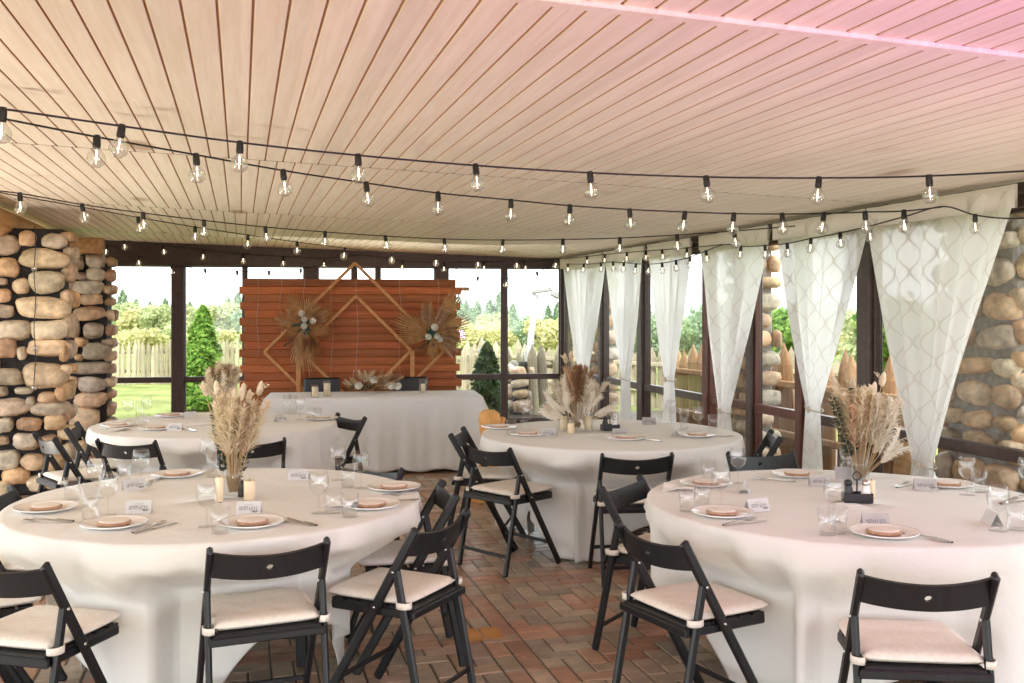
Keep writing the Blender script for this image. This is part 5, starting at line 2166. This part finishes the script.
thu = tree_proto('thuja', 'cone', 2, green, 7000, 0.045, 2.0, 0.42)
p = atd(203, 400, 17.0)
place(thu, (p.x, p.y, -0.07), 0, 'bright green conical thuja behind the thick dark window post', 'tree', scale=(1.02, 1.02, 0.86))
thd = tree_proto('thuja', 'cone', 3, dgreen, 6000, 0.045, 1.9, 0.42)
p = atd(487, 400, 14.9)
place(thd, (p.x, p.y, -0.07), 0, 'dark green rounded evergreen outside, at the aisle end of the head table', 'tree', scale=(0.80, 0.80, 0.62))

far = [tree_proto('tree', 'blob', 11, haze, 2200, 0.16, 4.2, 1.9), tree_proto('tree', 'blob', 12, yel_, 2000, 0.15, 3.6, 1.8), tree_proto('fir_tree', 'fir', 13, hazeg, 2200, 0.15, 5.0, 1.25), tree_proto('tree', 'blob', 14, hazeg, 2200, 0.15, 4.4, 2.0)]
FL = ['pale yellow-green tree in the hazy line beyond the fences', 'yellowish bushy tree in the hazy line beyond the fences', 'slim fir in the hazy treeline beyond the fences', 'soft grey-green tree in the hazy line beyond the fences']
FG = ['pale treeline trees', 'yellowish treeline trees', 'treeline firs', 'grey-green treeline trees']
rr = random.Random(99)
FH = [4.2 * .98, 3.6 * .98, 5.0, 4.4 * .98]
def far_tree(px, d, k, ytop):
    p = atd(px, 300, d)
    sc_ = (1.67 + (312 - ytop) / 1000 * d) / FH[k]
    place(far[k], (p.x, p.y, -0.07), rr.uniform(0, 6), FL[k], 'tree', FG[k], scale=(sc_ * 1.1, sc_ * 1.1, sc_))

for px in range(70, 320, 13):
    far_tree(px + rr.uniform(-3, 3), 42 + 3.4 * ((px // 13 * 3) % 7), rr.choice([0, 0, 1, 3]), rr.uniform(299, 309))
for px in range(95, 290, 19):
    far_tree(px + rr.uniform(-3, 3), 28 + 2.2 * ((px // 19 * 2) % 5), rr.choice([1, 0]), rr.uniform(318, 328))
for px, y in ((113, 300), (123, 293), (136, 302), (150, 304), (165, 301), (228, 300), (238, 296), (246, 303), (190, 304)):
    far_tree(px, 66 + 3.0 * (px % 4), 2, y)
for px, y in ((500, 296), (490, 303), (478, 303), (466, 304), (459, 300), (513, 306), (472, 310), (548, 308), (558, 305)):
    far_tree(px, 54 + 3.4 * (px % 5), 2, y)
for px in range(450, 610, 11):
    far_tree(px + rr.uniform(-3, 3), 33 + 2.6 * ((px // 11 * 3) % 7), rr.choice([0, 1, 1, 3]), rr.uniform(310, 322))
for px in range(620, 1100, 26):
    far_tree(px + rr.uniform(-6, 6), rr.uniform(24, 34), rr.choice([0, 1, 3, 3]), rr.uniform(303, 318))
mg = tree_proto('tree', 'blob', 15, green, 3500, 0.09, 3.0, 1.2)
for px, d, s, lab in ((792, 17, .60, 'green leafy tree beyond the palings, beside the outdoor pillar gap'), (886, 14.5, .66, 'green leafy tree behind the thick dark post'), (738, 20, .60, 'green leafy tree over the palings beside the fourth curtain')):
    p = atd(px, 300, d)
    place(mg, (p.x, p.y, -0.07), rr.uniform(0, 6), lab, 'tree', 'green trees past the glass wall', scale=s)
# distant wooded rise, with haze painted into its blue-green tint
m = MB()
vs, fs = [], []
n = 160
for i in range(n + 1):
    px = -300 + 1700 * i / n
    z = 3.2 + 2.2 * noise.noise(Vector((i * .11, 0, 0))) + 1.2 * noise.noise(Vector((i * .6, 3, 0)))
    for d, zz in ((230, -1), (240, z), (300, z * .9), (310, -1)):
        q = atd(px, 312, d)
        vs.append((q.x, q.y, zz))
for i in range(n):
    for k in range(3):
        a = i * 4 + k
        fs.append((a, a + 4, a + 5, a + 1))
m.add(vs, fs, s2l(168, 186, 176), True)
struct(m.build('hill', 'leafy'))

# lamps and stone stub beyond the corner window
p = atd(528, 380, 19.0)
t = thing('floodlight_pole', 'leaning pale lamp pole with twin flat floodlights outside the corner window', 'lamp post', (p.x, p.y, -0.07))
ex, ey = CS, -SN
def cam_off(px, py, d=19.0):
    q = atd(px, py, d)
    return Vector((q.x - p.x, q.y - p.y, q.z + 0.07))
m = MB()
m.tube([(0, 0, 0), cam_off(527, 372), cam_off(536, 294)], [0.075, 0.07, 0.055], 10)
m.build('pole', 'pole_grey', t)
m = MB()
m.bar(cam_off(531, 292), cam_off(552, 289), 0.16, 0.09, ch=0.02)
m.build('lamp_head', 'pole_grey', t)
m = MB()
m.bar(cam_off(551, 292), cam_off(560, 297), 0.18, 0.13, ch=0.03)
m.build('lamp_head', 'pole_grey', t)
m = MB()
m.tube([cam_off(520, 360), cam_off(524, 352), cam_off(527, 372)], 0.03, 6)
m.build('brace', 'pole_grey', t)
p = atd(485, 380, 16.2)
t = thing('lantern_post', 'small garden lantern on a post above the dark evergreen', 'lamp post', (p.x, p.y, -0.07))
m = MB()
m.tube([(0, 0, 0), (0, 0, 0.85)], 0.03, 8)
m.build('post', 'lamp_metal', t)
m = MB()
m.lathe([(0.001, 0.85), (0.06, 0.86), (0.085, 1.02), (0.085, 1.03), (0.001, 1.03)], 6, smooth=False)
m.build('lantern_pane', 'lantern_glass', t)
m = MB()
m.lathe([(0.13, 1.03), (0.12, 1.05), (0.04, 1.12), (0.015, 1.18), (0.001, 1.20)], 6, smooth=False)
m.build('cap', 'lamp_metal', t)
p = atd(522, 400, 15.6)
pillar(p.x - .17, p.x + .17, p.y, p.y + .4, 0.82, 'low stone stub outside the corner window, under the lamp pole', ['-y', '+x', '-x'])
p = atd(906, 470, 7.45)
t = thing('log_prop', 'rough forked log propped outside below the widest trellis curtain', 'log', (p.x, p.y, -0.06))
m = MB()
m.tube([(-0.06, 0, 0), (-0.03, 0, 0.45), (0.0, 0, 0.80)], [0.075, 0.07, 0.055], 10)
m.build('trunk', 'log_wood', t)
m = MB()
m.tube([(0.16, 0.05, 0), (0.08, 0.03, 0.4), (0.02, 0.0, 0.72)], [0.055, 0.05, 0.045], 10)
m.build('fork', 'log_wood', t)

# ================================================================== LIGHT, CAMERA
w = bpy.data.worlds.new('World')
sc.world = w
w.use_nodes = True
bg = w.node_tree.nodes['Background']
bg.inputs[0].default_value = (0.92, 0.96, 1.0, 1)
bg.inputs[1].default_value = 2.0
w.cycles.sampling_method = 'AUTOMATIC'

def light(name, kind, loc, energy, color, **kw):
    l = bpy.data.lights.new(name, kind)
    l.energy = energy
    l.color = color
    for k, v in kw.items():
        setattr(l, k, v)
    o = bpy.data.objects.new(name, l)
    o.location = loc
    col.objects.link(o)
    return o

def aim(o, target):
    d = Vector(target) - o.location
    o.rotation_euler = d.to_track_quat('-Z', 'Y').to_euler()

sun = light('sun', 'SUN', (0, 0, 20), 2.0, (1.0, 0.95, 0.88), angle=R(4))
sun.rotation_euler = Vector((0.34, 0.62, -0.70)).to_track_quat('-Z', 'Y').to_euler()
pk = light('pink_uplight', 'SPOT', (2.7, 0.0, 1.0), 135, (1.0, 0.22, 1.0), spot_size=R(96), spot_blend=1.0, shadow_soft_size=0.12)
aim(pk, (2.1, 1.75, 2.4))

for k_, (loc_, tgt_, en_) in enumerate((((-2.7, 4.4, 0.35), (-1.2, 5.0, 2.45), 150), ((-2.75, 7.6, 0.35), (-1.0, 7.8, 2.45), 150),
                                     ((-0.6, 0.2, 0.5), (-0.4, 2.6, 2.45), 110), ((4.0, 2.6, 0.3), (3.0, 4.2, 2.4), 70), ((1.6, 12.5, 0.25), (1.6, 10.6, 2.4), 130))):
    u_ = light('ceiling_fill_spot', 'SPOT', loc_, en_ * 0.62, (1.0, 0.92, 0.80), spot_size=R(112), spot_blend=1.0, shadow_soft_size=0.12)  # added unseen spots that brighten the ceiling; the room has no such lamps
    aim(u_, tgt_)

cam = bpy.data.cameras.new('camera')
cam.sensor_width = 36
cam.lens = 1000 / 1024 * 36
cam.shift_y = -29.5 / 1024
cam.clip_start = 0.05
cam.clip_end = 600
co = bpy.data.objects.new('camera', cam)
co.location = (0, 0, EYE)
co.rotation_euler = (PI / 2, 0, -TH)
col.objects.link(co)
sc.camera = co
sc.view_settings.view_transform = 'Standard'
sc.view_settings.look = 'None'
sc.view_settings.gamma = 1
sc.view_settings.exposure = 1.12
sc.view_settings.use_curve_mapping = False
sc.cycles.max_bounces = 12
sc.cycles.diffuse_bounces = 6
sc.cycles.transparent_max_bounces = 24
sc.cycles.caustics_reflective = False
sc.cycles.caustics_refractive = False
